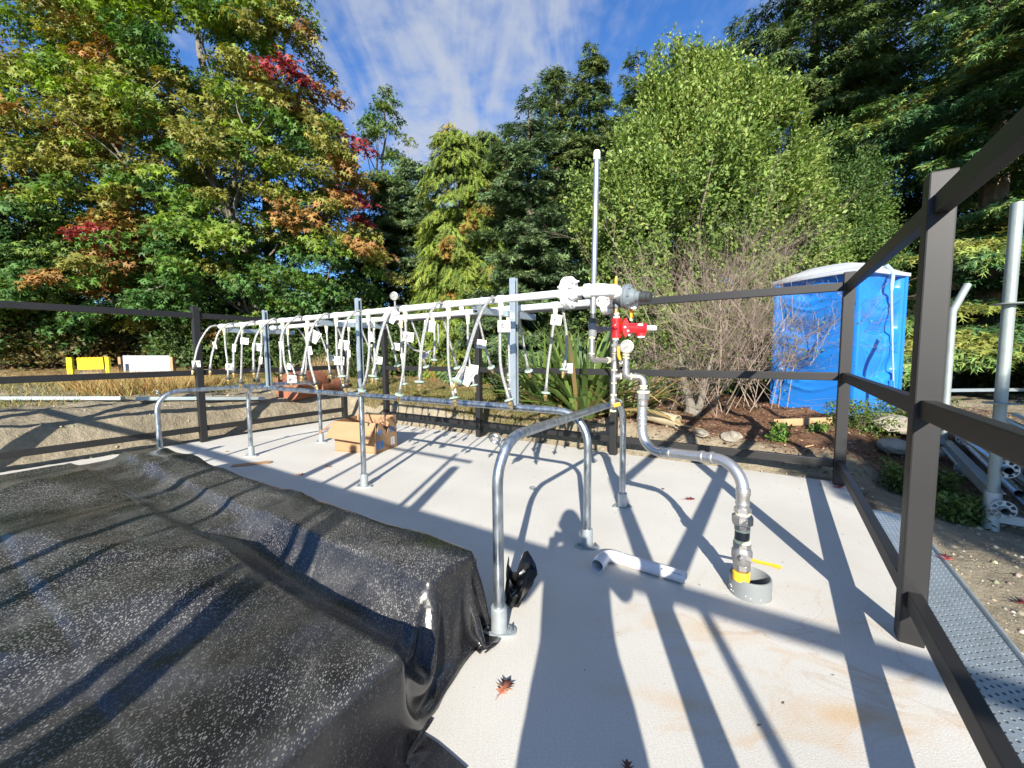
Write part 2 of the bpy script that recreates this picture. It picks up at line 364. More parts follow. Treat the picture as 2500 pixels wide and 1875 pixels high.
def tarpmat():
    m = bpy.data.materials.new('dusty_black_polythene'); m.use_nodes = True; nt = m.node_tree; b = nt.nodes['Principled BSDF']; L = nt.links.new
    tc = N(nt, 'ShaderNodeTexCoord'); sp_ = N(nt, 'ShaderNodeAttribute', attribute_name='flat')
    def nz(scale, det, sc=(1, 1, 1), rough=.5, dist=0., rot=0.):
        mp = N(nt, 'ShaderNodeMapping'); mp.inputs['Scale'].default_value = sc; mp.inputs['Rotation'].default_value = (0, 0, rot)
        L(tc.outputs['Object'], mp.inputs[0]); n = N(nt, 'ShaderNodeTexNoise'); n.inputs['Scale'].default_value = scale; n.inputs['Detail'].default_value = det
        n.inputs['Roughness'].default_value = rough; n.inputs['Distortion'].default_value = dist; L(mp.outputs[0], n.inputs[0]); return n.outputs[0]
    def spots(scale, rot, st, thr, loc=(0, 0, 0)):
        mp = N(nt, 'ShaderNodeMapping'); mp.inputs['Scale'].default_value = (st, 1, 1); mp.inputs['Rotation'].default_value = (0, 0, rot); mp.inputs['Location'].default_value = loc
        L(tc.outputs['Object'], mp.inputs[0]); v = N(nt, 'ShaderNodeTexVoronoi'); v.inputs['Scale'].default_value = scale; v.inputs['Randomness'].default_value = 1; L(mp.outputs[0], v.inputs[0])
        # radius varies per spot
        sx = N(nt, 'ShaderNodeSeparateColor'); L(v.outputs['Color'], sx.inputs[0])
        mm = N(nt, 'ShaderNodeMath', operation='MULTIPLY_ADD'); L(sx.outputs[0], mm.inputs[0]); mm.inputs[1].default_value = thr; mm.inputs[2].default_value = thr*.05
        q = N(nt, 'ShaderNodeMath', operation='SUBTRACT'); L(mm.outputs[0], q.inputs[0]); L(v.outputs['Distance'], q.inputs[1])
        r = N(nt, 'ShaderNodeMapRange'); L(q.outputs[0], r.inputs[0]); r.inputs[1].default_value = 0; r.inputs[2].default_value = .10; return r.outputs[0]
    def mr(x, a, bb, c=0., dd=1.):
        q = N(nt, 'ShaderNodeMapRange', interpolation_type='SMOOTHSTEP'); L(x, q.inputs[0]); q.inputs[1].default_value = a; q.inputs[2].default_value = bb; q.inputs[3].default_value = c; q.inputs[4].default_value = dd; return q.outputs[0]
    def op(o, a, bb):
        q = N(nt, 'ShaderNodeMath', operation=o, use_clamp=(o == 'ADD'))
        for i, c in enumerate((a, bb)):
            if isinstance(c, (int, float)): q.inputs[i].default_value = c
            else: L(c, q.inputs[i])
        return q.outputs[0]
    s1 = spots(82, .6, 2.2, .38); s2 = spots(140, .5, 1.8, .42, (3, 1, 0)); s3 = spots(50, .7, 2.5, .28, (1, 5, 0))
    dens = mr(nz(1.7, 6, rot=.3, rough=.6), .34, .66)
    sp = op('MULTIPLY', op('MAXIMUM', op('MAXIMUM', s1, s3), op('MULTIPLY', s2, .8)), mr(dens, 0, 1, .30, .92))
    sp = op('MULTIPLY', sp, sp_.outputs['Fac'])
    film = op('MULTIPLY', mr(nz(2.6, 8, (1, .6, 1), .66, .6), .34, .76, .0, .15), mr(sp_.outputs['Fac'], 0, 1, .25, 1))
    streak = op('MULTIPLY', mr(nz(11, 6, (1, .35, 1), .6, 1.5, .9), .60, .78, 0, .22), sp_.outputs['Fac'])
    tot = op('ADD', op('ADD', op('MULTIPLY', sp, .72), film), streak)
    x = N(nt, 'ShaderNodeMix', data_type='RGBA'); L(tot, x.inputs[0]); x.inputs[6].default_value = (.010, .010, .012, 1); x.inputs[7].default_value = (.42, .41, .375, 1)
    L(x.outputs[2], b.inputs['Base Color']); L(mr(tot, 0, .8, .25, .75), b.inputs['Roughness']); b.inputs['Specular IOR Level'].default_value = .5
    bp = N(nt, 'ShaderNodeBump'); bp.inputs['Strength'].default_value = .5; bp.inputs['Distance'].default_value = .006
    rn = N(nt, 'ShaderNodeTexNoise', noise_type='RIDGED_MULTIFRACTAL'); rn.inputs['Scale'].default_value = 2.6; rn.inputs['Detail'].default_value = 5; rn.inputs['Roughness'].default_value = .55; rn.inputs['Distortion'].default_value = .5
    mpr = N(nt, 'ShaderNodeMapping'); mpr.inputs['Scale'].default_value = (1, .55, 1); mpr.inputs['Rotation'].default_value = (0, 0, .5); L(tc.outputs['Object'], mpr.inputs[0]); L(mpr.outputs[0], rn.inputs[0])
    rid = rn.outputs[0]; L(rid, bp.inputs['Height'])
    bp2 = N(nt, 'ShaderNodeBump'); bp2.inputs['Strength'].default_value = .18; bp2.inputs['Distance'].default_value = .003; L(nz(55, 4, dist=.4), bp2.inputs['Height']); L(bp.outputs[0], bp2.inputs['Normal'])
    L(bp2.outputs[0], b.inputs['Normal']); return m
TARP = tarpmat()

# ------------------------------------------------------------------ the ground
def terrain(x, y):
    a, b = ab(x, y)
    dl = -7.50-a; db = b-.14; dr = a-.14
    d = np.maximum(np.maximum(dl, db), dr)                       # >0 outside the slab
    hb = .33+.22*sm(-a, 7.3, 8.6)                                  # bank height: back .33, left .55
    hb = hb*(1-.45*sm(a, -2.6, .2)*sm(-b, -3.0, 0))                 # lower towards the right-hand corner
    face = sm(np.maximum(dl, db), .06, .36+.25*fbm(x, y, 1.3, 2, 3)+.10)
    z = hb*face
    right = sm(dr, 0, .5)*(1-sm(b, .4, 2.4))
    z = z*(1-right)+(-.07)*right
    z = z+np.where(d > 0, .045*fbm(x, y, .9, 4, 1)+(.060*fbm(x, y, 4.2, 3, 5)+.08*np.maximum(0, fbm(x, y, 2.2, 3, 8)))*sm(d, 0, .3)*(1-.7*right), 0)
    mound = np.exp(-(((x+7.9)/1.7)**2+((y-6.9)/1.0)**2)); z = z+.20*mound
    rise = .115*np.maximum(0, y-8.5)*sm(-x, 4, 10)+.05*np.maximum(0, y-13)*sm(-x, -4, 4)+.03*np.maximum(0, y-8)*sm(x, 1, 6)
    z = z+np.minimum(rise, 3.0)
    return np.where(d <= 0.02, -.17, z)
def build_ground():
    def axis(lo, hi, core0, core1, h):
        core = list(np.arange(core0, core1, h)); out = []; s = h; p = core[0]
        while p > lo: s *= 1.13; p -= s; out.append(p)
        out = out[::-1]+core; s = h; p = core[-1]
        while p < hi: s *= 1.13; p += s; out.append(p)
        return np.array(out)
    X = axis(-600, 600, -12, 7, .075); Y = axis(-600, 600, -2.5, 10.5, .075)
    gx, gy = np.meshgrid(X, Y); z = terrain(gx, gy)
    n, m = gx.shape
    a, b = ab(gx, gy); dl = -7.5-a; db = b-.14; dr = a-.14
    # soil, mulch, turf and leaf-litter colours of the ground itself
    soil = np.array([.37, .325, .235]); soild = np.array([.27, .225, .155]); mulch = np.array([.20, .115, .07]); turf = np.array([.20, .17, .06]); turfg = np.array([.085, .10, .028]); litter = np.array([.30, .20, .10])
    f1 = .5+.5*fbm(gx, gy, .8, 4, 9); c = soil[None, None]*f1[..., None]+soild*(1-f1[..., None])
    def blend(c, w, k): return c*(1-w[..., None])+k*w[..., None]
    wt = sm(db+.35*fbm(gx, gy, 1.2, 3, 4), .45, .75)*(1-sm(a, -3.6, -3.0)); wt = np.maximum(wt, sm(dl, 1.7, 2.3)*sm(b, -4, -2))
    c = blend(c, wt, turf); c = blend(c, wt*sm(fbm(gx, gy, .9, 3, 6), -.1, .35)*.8, turfg)
    c = blend(c, sm(gy+.8*fbm(gx, gy, .5, 2, 2), 9.0, 10.5)*sm(fbm(gx, gy, .4, 3, 11), -.5, .1), litter)
    wm_ = sm(db, .25, .6)*sm(a, -3.4, -2.6)*(1-sm(a, .9, 2.2)); c = blend(c, wm_, mulch)
    V = np.stack([gx, gy, z], -1).reshape(-1, 3)
    i = np.arange(n*m).reshape(n, m); q = np.stack([i[:-1, :-1], i[:-1, 1:], i[1:, 1:], i[1:, :-1]], -1).reshape(-1, 4)
    me = fastmesh('ground', V, q.ravel(), np.full(len(q), 4), EARTH, c.reshape(-1, 3), True)
    link('ground', me, kind='structure')
build_ground()
def gz(x, y): return float(terrain(np.array(x), np.array(y)))
def hit(u, v, dz=0.0, y0=2.0, y1=40.0):
    """where the sight line of a measured point meets the ground"""
    prev = None
    for Y in np.arange(y0, y1, .05):
        p = at(u, v, Y)
        if p[2] <= gz(p[0], p[1])+dz: return np.array([p[0], p[1], gz(p[0], p[1])+dz])
    p = at(u, v, 9.0); return np.array([p[0], p[1], gz(p[0], p[1])+dz])
def up(p, dz=0): return np.array([p[0], p[1], gz(p[0], p[1])+dz])

mb = MB(); A0, A1, B0, B1 = -7.50, .13, -8.2, .13
mb.prism([W(A0, B0, -.15), W(A1, B0, -.15), W(A1, B1, -.15), W(A0, B1, -.15)], (0, 0, .15)); mb.build('concrete_slab', CONC, kind='structure', smooth=False)

# the road up on the left, above the verge
mb = MB(); rl = [(-40, 15.6), (-24, 15.2), (-16, 15.0), (-9.5, 15.3), (-6.5, 16.2), (-4, 18.5)]; V = []; Fc = []
for k, (x, y) in enumerate(rl): V += [(x, y, gz(x, y)+.06), (x+.3, y+2.6, gz(x+.3, y+2.6)+.06)]
Fc = [(2*k, 2*k+2, 2*k+3, 2*k+1) for k in range(len(rl)-1)]
ASPH = mat('asphalt', (.15, .15, .155), .9, 0, .4, 60, .2, 3)
mb.add(V, Fc); mb.build('road', ASPH, kind='structure', smooth=False)

# ------------------------------------------------------------------ steel fences
PW, PH = .084, 1.94
def fence(label, posts, rails, base, zs=(.18, .99, 1.80)):
    """posts: list of (a,b) centres; rails: list of (a0,b0,a1,b1)"""
    t = thing('fence', label, 'fence', base)
    for (a, b) in posts:
        m_ = MB(); m_.box(W(a, b, PH/2), E1, E2, (0, 0, 1), PW, PW, PH, .006); m_.build('post', BLACKSTEEL, t, smooth=False)
    for (a0, b0, a1, b1) in rails:
        for z in zs:
            m_ = MB(); m_.bar(W(a0, b0, z+.015), W(a1, b1, z+.015), (0, 0, 1), .048, .076, .005); m_.build('rail', BLACKSTEEL, t, smooth=False)
    return t
h2 = PW/2
back = [(h2, h2), (-2.107, h2), (-4.168, h2), (-6.24, h2)]
fence('dark steel fence along the far edge of the slab, in front of the flax', back,
      [(back[k][0]-h2, h2, back[k+1][0]+h2, h2) for k in range(3)], W(-3, h2))
rb = [-2.378, -4.70]
fence('dark steel fence running from the far corner past the tall near post at the right', [(h2, b) for b in rb],
      [(h2, 0, h2, rb[0]+h2), (h2, rb[0]-h2, h2, rb[1]+h2)], W(h2, -3.5))
lb = [.0, -2.30, -4.65, -7.0]
fence('dark steel fence at the left in front of the bare soil mound', [(-7.36-h2, b) for b in lb],
      [(-7.36-h2, lb[k]-h2, -7.36-h2, lb[k+1]+h2) for k in range(3)], W(-7.4, -3.5))
# fence that closes the slab behind the viewpoint (its shadow falls across the slab and the sheeting)
fb = -6.17
t = thing('fence', 'dark steel fence closing the slab behind the viewpoint', 'fence', W(-3, fb))
for a in (-7.3, -5.0, -2.75, -1.12):
    m_ = MB(); m_.box(W(a, fb, 1.2 if a > -3 else PH/2), E1, E2, (0, 0, 1), PW, PW, 2.4 if a > -3 else PH, .006); m_.build('post', BLACKSTEEL, t, smooth=False)
for a0, a1 in ((-7.26, -5.04), (-4.96, -2.79), (-2.71, -1.16), (-1.08, 2.2)):
    m_ = MB(); m_.bar(W(a0, fb, 1.815), W(a1, fb, 1.815), (0, 0, 1), .048, .076, .005); m_.build('rail', BLACKSTEEL, t, smooth=False)
for a in (-1.30, -2.05, -2.40, .93):
    m_ = MB(); m_.tube([W(a, fb+.06, 0), W(a, fb+.06, 2.6 if a < 0 else 1.78)], .025); m_.build('upright', GALV, t)
m_ = MB(); m_.tube([W(-2.5, fb+.06, 2.5), W(-1.0, fb+.06, 2.5)], .025); m_.build('crossbar', GALV, t)

# ------------------------------------------------------------------ guard rails (bent galvanised tube)
TR = .0242
def flange(p, t, rotdir):
    m_ = MB(); m_.lathe(p, (0, 0, 1), [(.010, .033), (.012, .036), (.118, .036), (.122, .033), (.122, .026)], 24)
    m_.build('collar', GALVCAST, t)
    r = nrm(rotdir); s = np.cross((0, 0, 1), r); pts = []
    for k in range(28):
        g = 2*math.pi*k/28; x = .078*math.copysign(abs(math.cos(g))**.75, math.cos(g)); y = .040*math.copysign(abs(math.sin(g))**.9, math.sin(g)); pts.append(p+r*x+s*y)
    f = MB(); f.prism(pts, (0, 0, .010)); fo = f.build('base_flange', GALVCAST, t, sharp=50)
    for sg in (-1, 1):
        bmb = MB(); bmb.lathe(p+r*.055*sg+np.array([0, 0, .010]), (0, 0, 1), [(0, .0125), (.003, .0125), (.003, .010), (.011, .010), (.011, .005), (.020, .005)], 6)
        bo = bmb.build('bolt', GALV, fo, smooth=False)
def eyebolt(p, t, d, nrm_):
    d = nrm(d); m_ = MB(); m_.tube([p, p+d*.03], .006, 8); c = p+d*.052; a = d; b = nrm(np.cross(nrm_, d))
    m_.tube([c+.022*(math.cos(k*math.pi/10)*a+math.sin(k*math.pi/10)*b) for k in range(21)], .0065, 8, cap=False); m_.build('eye_bolt', GALV, t)
ZR = .87
# near hoop and far-left hoop run front to back, the long one joins them
def hoop(label, p, q, legs_mid=(), eyes=False):
    t = thing('guard_rail', label, 'guard rail', (v3(p)+v3(q))/2)
    P = fillet([p+np.array([0, 0, .06]), p+np.array([0, 0, ZR]), q+np.array([0, 0, ZR]), q+np.array([0, 0, .06])], .20, 10)
    m_ = MB(); m_.tube(P, TR, 20); m_.build('bent_tube', GALV, t)
    dr_ = nrm(q-p)
    for x in (p, q): flange(x, t, E1*.9+E2*.45)
    for x in legs_mid:
        m_ = MB(); m_.tube([x+np.array([0, 0, .06]), x+np.array([0, 0, ZR-.015])], TR, 20); m_.build('leg', GALV, t); flange(x, t, E1*.9+E2*.45)
    if eyes: eyebolt(p+np.array([0, 0, ZR-.06])+dr_*.045-E1*TR*.3+np.array([0, 0, .02]), t, -dr_*.5+np.array([0, 0, .8])-E1*.3, dr_)
    return t
hoop('bent galvanised guard rail nearest the camera, with an eye bolt on its bend', W(-1.478, -3.285), W(-1.478, -1.56), eyes=True)
hoop('bent galvanised guard rail at the far left end of the pipe rack', W(-5.885, -3.215), W(-5.885, -1.42), eyes=True)
hoop('long galvanised guard rail under the hanging hoses, with a leg half way', W(-5.90, -2.334), W(-1.455, -2.334), [W(-3.70, -2.334)])

# ------------------------------------------------------------------ pipe rack with hoses
rack = thing('pipe_rack', 'white twin pipe rack on zinc strut posts with rows of hanging braided hoses', 'pipe rack', W(-3.7, -2.334))
BF, BR_, ZP = -2.63, -2.14, 1.575
for a in (-5.38, -3.69, -2.0):
    m_ = MB(); z0, z1 = ZR+.02, 1.757; s = .041
    # C shaped strut: web, two flanges, two lips, open towards +a, with slots as dark plates on the web, the shade of the holes put into their colour
    m_.bar(W(a-s/2, -2.334, z0), W(a-s/2, -2.334, z1), E1, s, .003)
    for sg in (-1, 1):
        m_.bar(W(a, -2.334+sg*s/2, z0), W(a, -2.334+sg*s/2, z1), E2, s, .003)
        m_.bar(W(a+s/2, -2.334+sg*(s/2-.005), z0), W(a+s/2, -2.334+sg*(s/2-.005), z1), E1, .010, .003)
    po = m_.build('strut_post', STRUT, rack, smooth=False)
    sl = MB(); nn = 14
    for k in range(nn):
        z = z0+.05+k*(z1-z0-.09)/(nn-1); sl.prism([W(a-s/2+.0022, -2.334-.006, z-.014), W(a-s/2+.0022, -2.334+.006, z-.014), W(a-s/2+.0022, -2.334+.006, z+.014), W(a-s/2+.0022, -2.334-.006, z+.014)], E1*.0005)
    sl.build('dark_slot_plate', DARKK, po, smooth=False)
    bp_ = MB(); bp_.box(W(a, -2.334, z0), E1, E2, (0, 0, 1), .06, .08, .008); bp_.build('foot_plate', STRUT, rack, smooth=False)
    m_ = MB(); zc = 1.517; a2 = a-.048
    m_.bar(W(a2, -2.70, zc), W(a2, -1.985, zc), (0, 0, 1), .041, .003); 
    m_.bar(W(a2, -2.70, zc-.0195), W(a2, -1.985, zc-.0195), (0, 0, 1), .041, .003)
    for sg in (-1, 1): m_.bar(W(a2+sg*.0195, -2.70, zc), W(a2+sg*.0195, -1.985, zc), (0, 0, 1), .003, .041)
    m_.build('cross_arm', STRUT, rack, smooth=False)
    for b in (BF, BR_):
        c = MB(); c.tube([W(a2, b, ZP)+.0255*(math.cos(g)*E2+math.sin(g)*np.array([0, 0, 1.])) for g in np.linspace(-.9, math.pi+.9, 14)], .004, 6)
        c.bar(W(a2-.02, b, 1.542), W(a2+.02, b, 1.542), (0, 0, 1), .075, .004); c.build('pipe_clamp', STRUT, rack)
FA=[
([[-5.783,-2.63,1.592],[-5.783,-2.731,1.563],[-5.783,-2.804,1.459],[-5.783,-2.858,1.336],[-5.783,-2.887,1.225],[-5.783,-2.897,1.175],[-5.783,-2.909,1.115]],[-5.783,-2.875,1.158,0]),
([[-5.384,-2.63,1.594],[-5.384,-2.718,1.577],[-5.384,-2.798,1.495],[-5.384,-2.842,1.372],[-5.384,-2.882,1.225],[-5.384,-2.897,1.119]],[-5.384,-2.843,1.356,1]),
([[-4.916,-2.63,1.593],[-4.916,-2.707,1.578],[-4.916,-2.785,1.504],[-4.916,-2.836,1.393],[-4.916,-2.864,1.293],[-4.916,-2.875,1.105]],[-4.916,-2.86,1.323,1]),
([[-4.498,-2.63,1.599],[-4.498,-2.696,1.587],[-4.498,-2.782,1.516],[-4.498,-2.85,1.411],[-4.498,-2.876,1.271],[-4.498,-2.881,1.116]],[-4.498,-2.835,1.325,0]),
([[-4.058,-2.63,1.598],[-4.058,-2.696,1.587],[-4.058,-2.78,1.524],[-4.058,-2.842,1.416],[-4.058,-2.858,1.267],[-4.058,-2.862,1.109]],[-4.058,-2.851,1.328,1]),
([[-3.64,-2.63,1.598],[-3.64,-2.705,1.58],[-3.64,-2.788,1.504],[-3.64,-2.836,1.403],[-3.64,-2.877,1.264],[-3.64,-2.912,1.106]],[-3.64,-2.793,1.396,2]),
([[-3.22,-2.63,1.6],[-3.22,-2.696,1.583],[-3.22,-2.77,1.523],[-3.22,-2.818,1.421],[-3.22,-2.842,1.261],[-3.22,-2.841,1.1]],[-3.22,-2.81,1.322,0]),
([[-2.789,-2.63,1.594],[-2.789,-2.697,1.57],[-2.789,-2.753,1.523],[-2.789,-2.801,1.435],[-2.789,-2.851,1.293],[-2.789,-2.896,1.112]],[-2.789,-2.722,1.518,2]),
([[-2.364,-2.63,1.599],[-2.364,-2.704,1.575],[-2.364,-2.772,1.503],[-2.364,-2.816,1.416],[-2.364,-2.857,1.254],[-2.364,-2.876,1.087]],[-2.364,-2.766,1.422,0]),
([[-1.932,-2.63,1.591],[-1.932,-2.704,1.568],[-1.932,-2.777,1.501],[-1.932,-2.846,1.397],[-1.932,-2.914,1.263],[-1.932,-2.961,1.167],[-1.932,-3.008,1.108]],[-1.932,-2.932,1.117,2]),
]
FH=[
([[-5.684,-2.63,1.563],[-5.678,-2.63,1.335],[-5.653,-2.63,1.152],[-5.661,-2.63,1.002]],[-5.595,-2.63,1.118,0]),
([[-5.261,-2.63,1.556],[-5.29,-2.63,1.33],[-5.33,-2.63,1.11],[-5.36,-2.63,0.966]],[-5.201,-2.63,1.398,0]),
([[-4.846,-2.63,1.569],[-4.852,-2.63,1.426],[-4.896,-2.63,1.22],[-5.002,-2.63,0.998]],[-4.898,-2.63,1.199,1]),
([[-4.436,-2.63,1.569],[-4.447,-2.63,1.366],[-4.439,-2.63,1.171],[-4.362,-2.63,1.016]],[-4.317,-2.63,1.017,0]),
([[-4.012,-2.63,1.566],[-4.021,-2.63,1.357],[-4.004,-2.63,1.174],[-3.938,-2.63,1.001]],[-3.987,-2.63,1.284,1]),
([[-3.585,-2.63,1.569],[-3.593,-2.63,1.348],[-3.587,-2.63,1.133],[-3.519,-2.63,0.988]],[-3.561,-2.63,1.194,0]),
([[-3.166,-2.63,1.569],[-3.158,-2.63,1.379],[-3.197,-2.63,1.138],[-3.27,-2.63,0.973]],[-3.149,-2.63,1.386,1]),
([[-2.747,-2.63,1.566],[-2.75,-2.63,1.367],[-2.782,-2.63,1.144],[-2.834,-2.63,0.96]],[-2.713,-2.63,1.374,0]),
([[-2.329,-2.63,1.559],[-2.339,-2.63,1.356],[-2.336,-2.63,1.15],[-2.3,-2.63,0.964]],[-2.294,-2.63,1.016,1]),
([[-1.902,-2.63,1.554],[-1.912,-2.63,1.344],[-1.907,-2.63,1.155],[-1.852,-2.63,0.974]],[-1.873,-2.63,1.411,0]),
]
RA=[
([[-5.173,-2.14,1.565],[-5.173,-2.058,1.533],[-5.173,-1.99,1.428],[-5.173,-1.966,1.271],[-5.173,-1.955,1.124]],[-5.173,-1.934,1.289,1]),
([[-4.779,-2.14,1.56],[-4.779,-2.06,1.507],[-4.779,-2.005,1.372],[-4.779,-1.963,1.21],[-4.779,-1.929,0.992]],[-4.779,-1.925,1.209,0]),
([[-4.401,-2.14,1.554],[-4.401,-2.06,1.493],[-4.401,-2.017,1.364],[-4.401,-1.98,1.232],[-4.401,-1.972,1.143]],[-4.401,-1.943,1.354,1]),
([[-3.976,-2.14,1.54],[-3.976,-2.084,1.477],[-3.976,-2.04,1.376],[-3.976,-1.995,1.262],[-3.976,-1.962,1.146]],[-3.976,-1.993,1.314,1]),
([[-3.595,-2.14,1.545],[-3.595,-2.071,1.444],[-3.595,-2.027,1.308],[-3.595,-1.983,1.149]],[-3.595,-1.983,1.324,0]),
([[-3.252,-2.14,1.548],[-3.252,-2.081,1.506],[-3.252,-2.023,1.378],[-3.252,-1.977,1.228],[-3.252,-1.941,1.141]],[-3.252,-1.941,1.242,0]),
([[-2.881,-2.14,1.555],[-2.881,-2.066,1.499],[-2.881,-2.006,1.343],[-2.881,-1.963,1.227],[-2.881,-1.925,1.135]],None),
([[-2.497,-2.14,1.55],[-2.497,-2.076,1.497],[-2.497,-2.024,1.359],[-2.497,-1.979,1.234],[-2.497,-1.933,1.143]],[-2.497,-2.069,1.316,0]),
([[-2.113,-2.14,1.545],[-2.113,-2.07,1.456],[-2.113,-2.027,1.326],[-2.113,-1.991,1.208],[-2.113,-1.956,1.12]],None),
([[-1.744,-2.14,1.541],[-1.744,-2.076,1.497],[-1.744,-2.039,1.391],[-1.744,-2.042,1.245],[-1.744,-2.075,1.137]],[-1.744,-2.008,1.127,0]),
]
RH=[
([[-5.276,-2.14,1.55],[-5.272,-2.14,1.332],[-5.234,-2.14,1.153],[-5.163,-2.14,1.023]],[-5.272,-2.14,1.105,0]),
([[-4.89,-2.14,1.553],[-4.899,-2.14,1.327],[-4.929,-2.14,1.098],[-4.97,-2.14,0.993]],None),
([[-4.503,-2.14,1.55],[-4.497,-2.14,1.375],[-4.496,-2.14,1.212],[-4.474,-2.14,1.06]],None),
([[-4.117,-2.14,1.55],[-4.13,-2.14,1.316],[-4.149,-2.14,1.16],[-4.183,-2.14,0.987]],[-4.134,-2.14,1.254,1]),
([[-3.729,-2.14,1.55],[-3.731,-2.14,1.329],[-3.73,-2.14,1.163],[-3.725,-2.14,1.025]],[-3.668,-2.14,1.187,0]),
([[-3.345,-2.14,1.55],[-3.348,-2.14,1.304],[-3.342,-2.14,1.137],[-3.326,-2.14,0.988]],[-3.339,-2.14,1.212,1]),
([[-2.951,-2.14,1.55],[-2.937,-2.14,1.455],[-2.935,-2.14,1.333],[-2.945,-2.14,1.211]],None),
([[-2.565,-2.14,1.55],[-2.569,-2.14,1.375],[-2.562,-2.14,1.211],[-2.517,-2.14,1.006]],[-2.511,-2.14,1.121,0]),
([[-2.177,-2.14,1.55],[-2.174,-2.14,1.364],[-2.171,-2.14,1.211],[-2.165,-2.14,0.991]],None),
([[-1.78,-2.14,1.543],[-1.8,-2.14,1.41],[-1.82,-2.14,1.282],[-1.841,-2.14,1.138],[-1.856,-2.14,0.977]],[-1.768,-2.14,1.473,0]),
]
# pipes
def pipe(a0, a1, b, name, spots_):
    m_ = MB(); m_.tube([W(a0, b, ZP), W(a1, b, ZP)], .0222, 24); o = m_.build(name, WHITEP, rack)
    for a in spots_:
        s = MB(); s.lathe(W(a-.02, b, ZP), E1, [(0, .022), (0, .0262), (.04, .0262), (.04, .022)], 20, cap=False); s.build('socket_ring', WHITEP, o)
    c = MB(); c.lathe(W(a0+.02, b, ZP), -E1, [(0, .030), (.03, .030), (.042, .022), (.046, .0)], 20); c.build('end_cap', WHITEP, o)
    return o
pF = pipe(-5.76, -1.38, BF, 'manifold_pipe', [h[0][0][0] for h in FH])
pR = pipe(-5.62, -1.40, BR_, 'manifold_pipe', [h[0][0][0] for h in RH])
def hose(pts, tg, arc, sgn, k):
    P = [W(*p) for p in pts]
    if arc:
        P[0] = W(pts[0][0], pts[0][1]+sgn*.030, ZP+.012); 
        nip = MB(); nip.tube([W(pts[0][0], pts[0][1]+sgn*.015, ZP+.006), W(pts[0][0], pts[0][1]+sgn*.05, ZP+.012)], .0125, 12)
    else:
        P[0] = W(pts[0][0], pts[0][1], ZP-.02)
        nip = MB(); nip.lathe(P[0]+np.array([0, 0, .002]), (0, 0, -1), [(0, .017), (.03, .017), (.03, .0145), (.05, .0145), (.05, .0125), (.075, .0125)], 10)
    C_ = crom(P, 6); m_ = MB(); m_.tube(C_, .0102, 10); h = m_.build('hose', HOSE, rack)
    nip.build('hose_nipple', TAPE if not arc else STAINDULL, h)
    # ferrule, brass connector and hand wheel at the free end
    e = C_[-1]; dr_ = nrm(C_[-1]-C_[-3]); f_ = MB(); f_.lathe(e-dr_*.035, dr_, [(0, .0115), (0, .0145), (.04, .0145), (.045, .011)], 12); f_.build('ferrule', STAINDULL, h)
    kn = GREENK if (k >= 6) else DARKK
    w_ = MB(); w_.lathe(e+dr_*.008, dr_, [(0, .012), (.002, .030), (.006, .033), (.012, .033), (.015, .028), (.018, .014)], 14); w_.build('hand_wheel', kn, h)
    b_ = MB(); b_.lathe(e+dr_*.026, dr_, [(0, .013), (.006, .015), (.018, .015), (.028, .011), (.045, .009), (.05, .004)], 8); b_.build('brass_tip', BRASS, h, smooth=False)
    if tg:
        tp = W(*tg[:3]); D_ = [np.linalg.norm(c-tp) for c in C_]; near = C_[int(np.argmin(D_))]
        kind = tg[3]; wd_, ht_ = ((.075, .070), (.030, .075), (.088, .095))[kind]
        view = nrm(np.array([0, 0, 1.2])-tp+0*E1); view[2] *= .3; view = nrm(view+np.array([random.uniform(-.2, .2), 0, random.uniform(-.1, .15)]))
        x = nrm(np.cross((0, 0, 1), view)); y = np.cross(view, x); rot = {0: random.uniform(-.18, .1), 1: random.uniform(-.15, .15), 2: -.55}[kind]
        x, y = math.cos(rot)*x+math.sin(rot)*y, -math.sin(rot)*x+math.cos(rot)*y
        c = tp*.75+near*.25+view*.006; nx, ny = 4, 4; V = []; Fc = []
        for j in range(ny+1):
            for i in range(nx+1):
                s, t_ = i/nx-.5, j/ny-.5; V.append(c+x*s*wd_+y*t_*ht_+view*(.008*math.sin(s*3+t_*2)))
        for j in range(ny):
            for i in range(nx): q = j*(nx+1)+i; Fc.append((q, q+1, q+nx+2, q+nx+1))
        V2 = [p-view*.001 for p in V]; n0 = len(V)
        tm = MB(); tm.add(V, Fc); tm.add(V2, [f[::-1] for f in Fc]); to = tm.build('paper_tag', TAGW, h)
        if kind != 1:
            pm = MB()
            for j in range(5):
                yy = .30-.13*j; ln = random.uniform(.25, .6)
                pm.box(c+x*wd_*(-.08+random.uniform(-.05, .05))+y*ht_*yy+view*(.0035+.008*math.sin(y.dot(y)*2*yy)), x, y, view, wd_*ln, ht_*.05, .0004)
            pm.box(c+x*wd_*.36+y*ht_*.22+view*.011, x, y, view, wd_*.08, ht_*.3, .0004)
            # lines of small print join the tag's own mesh as a second material
            me = to.data; me.materials.append(PRINT); bm = bmesh.new(); bm.from_mesh(me); vv = [bm.verts.new(p) for p in pm.V]
            for f in pm.Fc:
                ff = bm.faces.new([vv[i] for i in f]); ff.material_index = 1
            bm.to_mesh(me); bm.free()
for k, (p, tg) in enumerate(FA): hose(p, tg, True, -1, k)
for k, (p, tg) in enumerate(FH): hose(p, tg, False, 0, k)
for k, (p, tg) in enumerate(RA): hose(p, tg, True, 1, k+2)
for k, (p, tg) in enumerate(RH): hose(p, tg, False, 0, k+2)

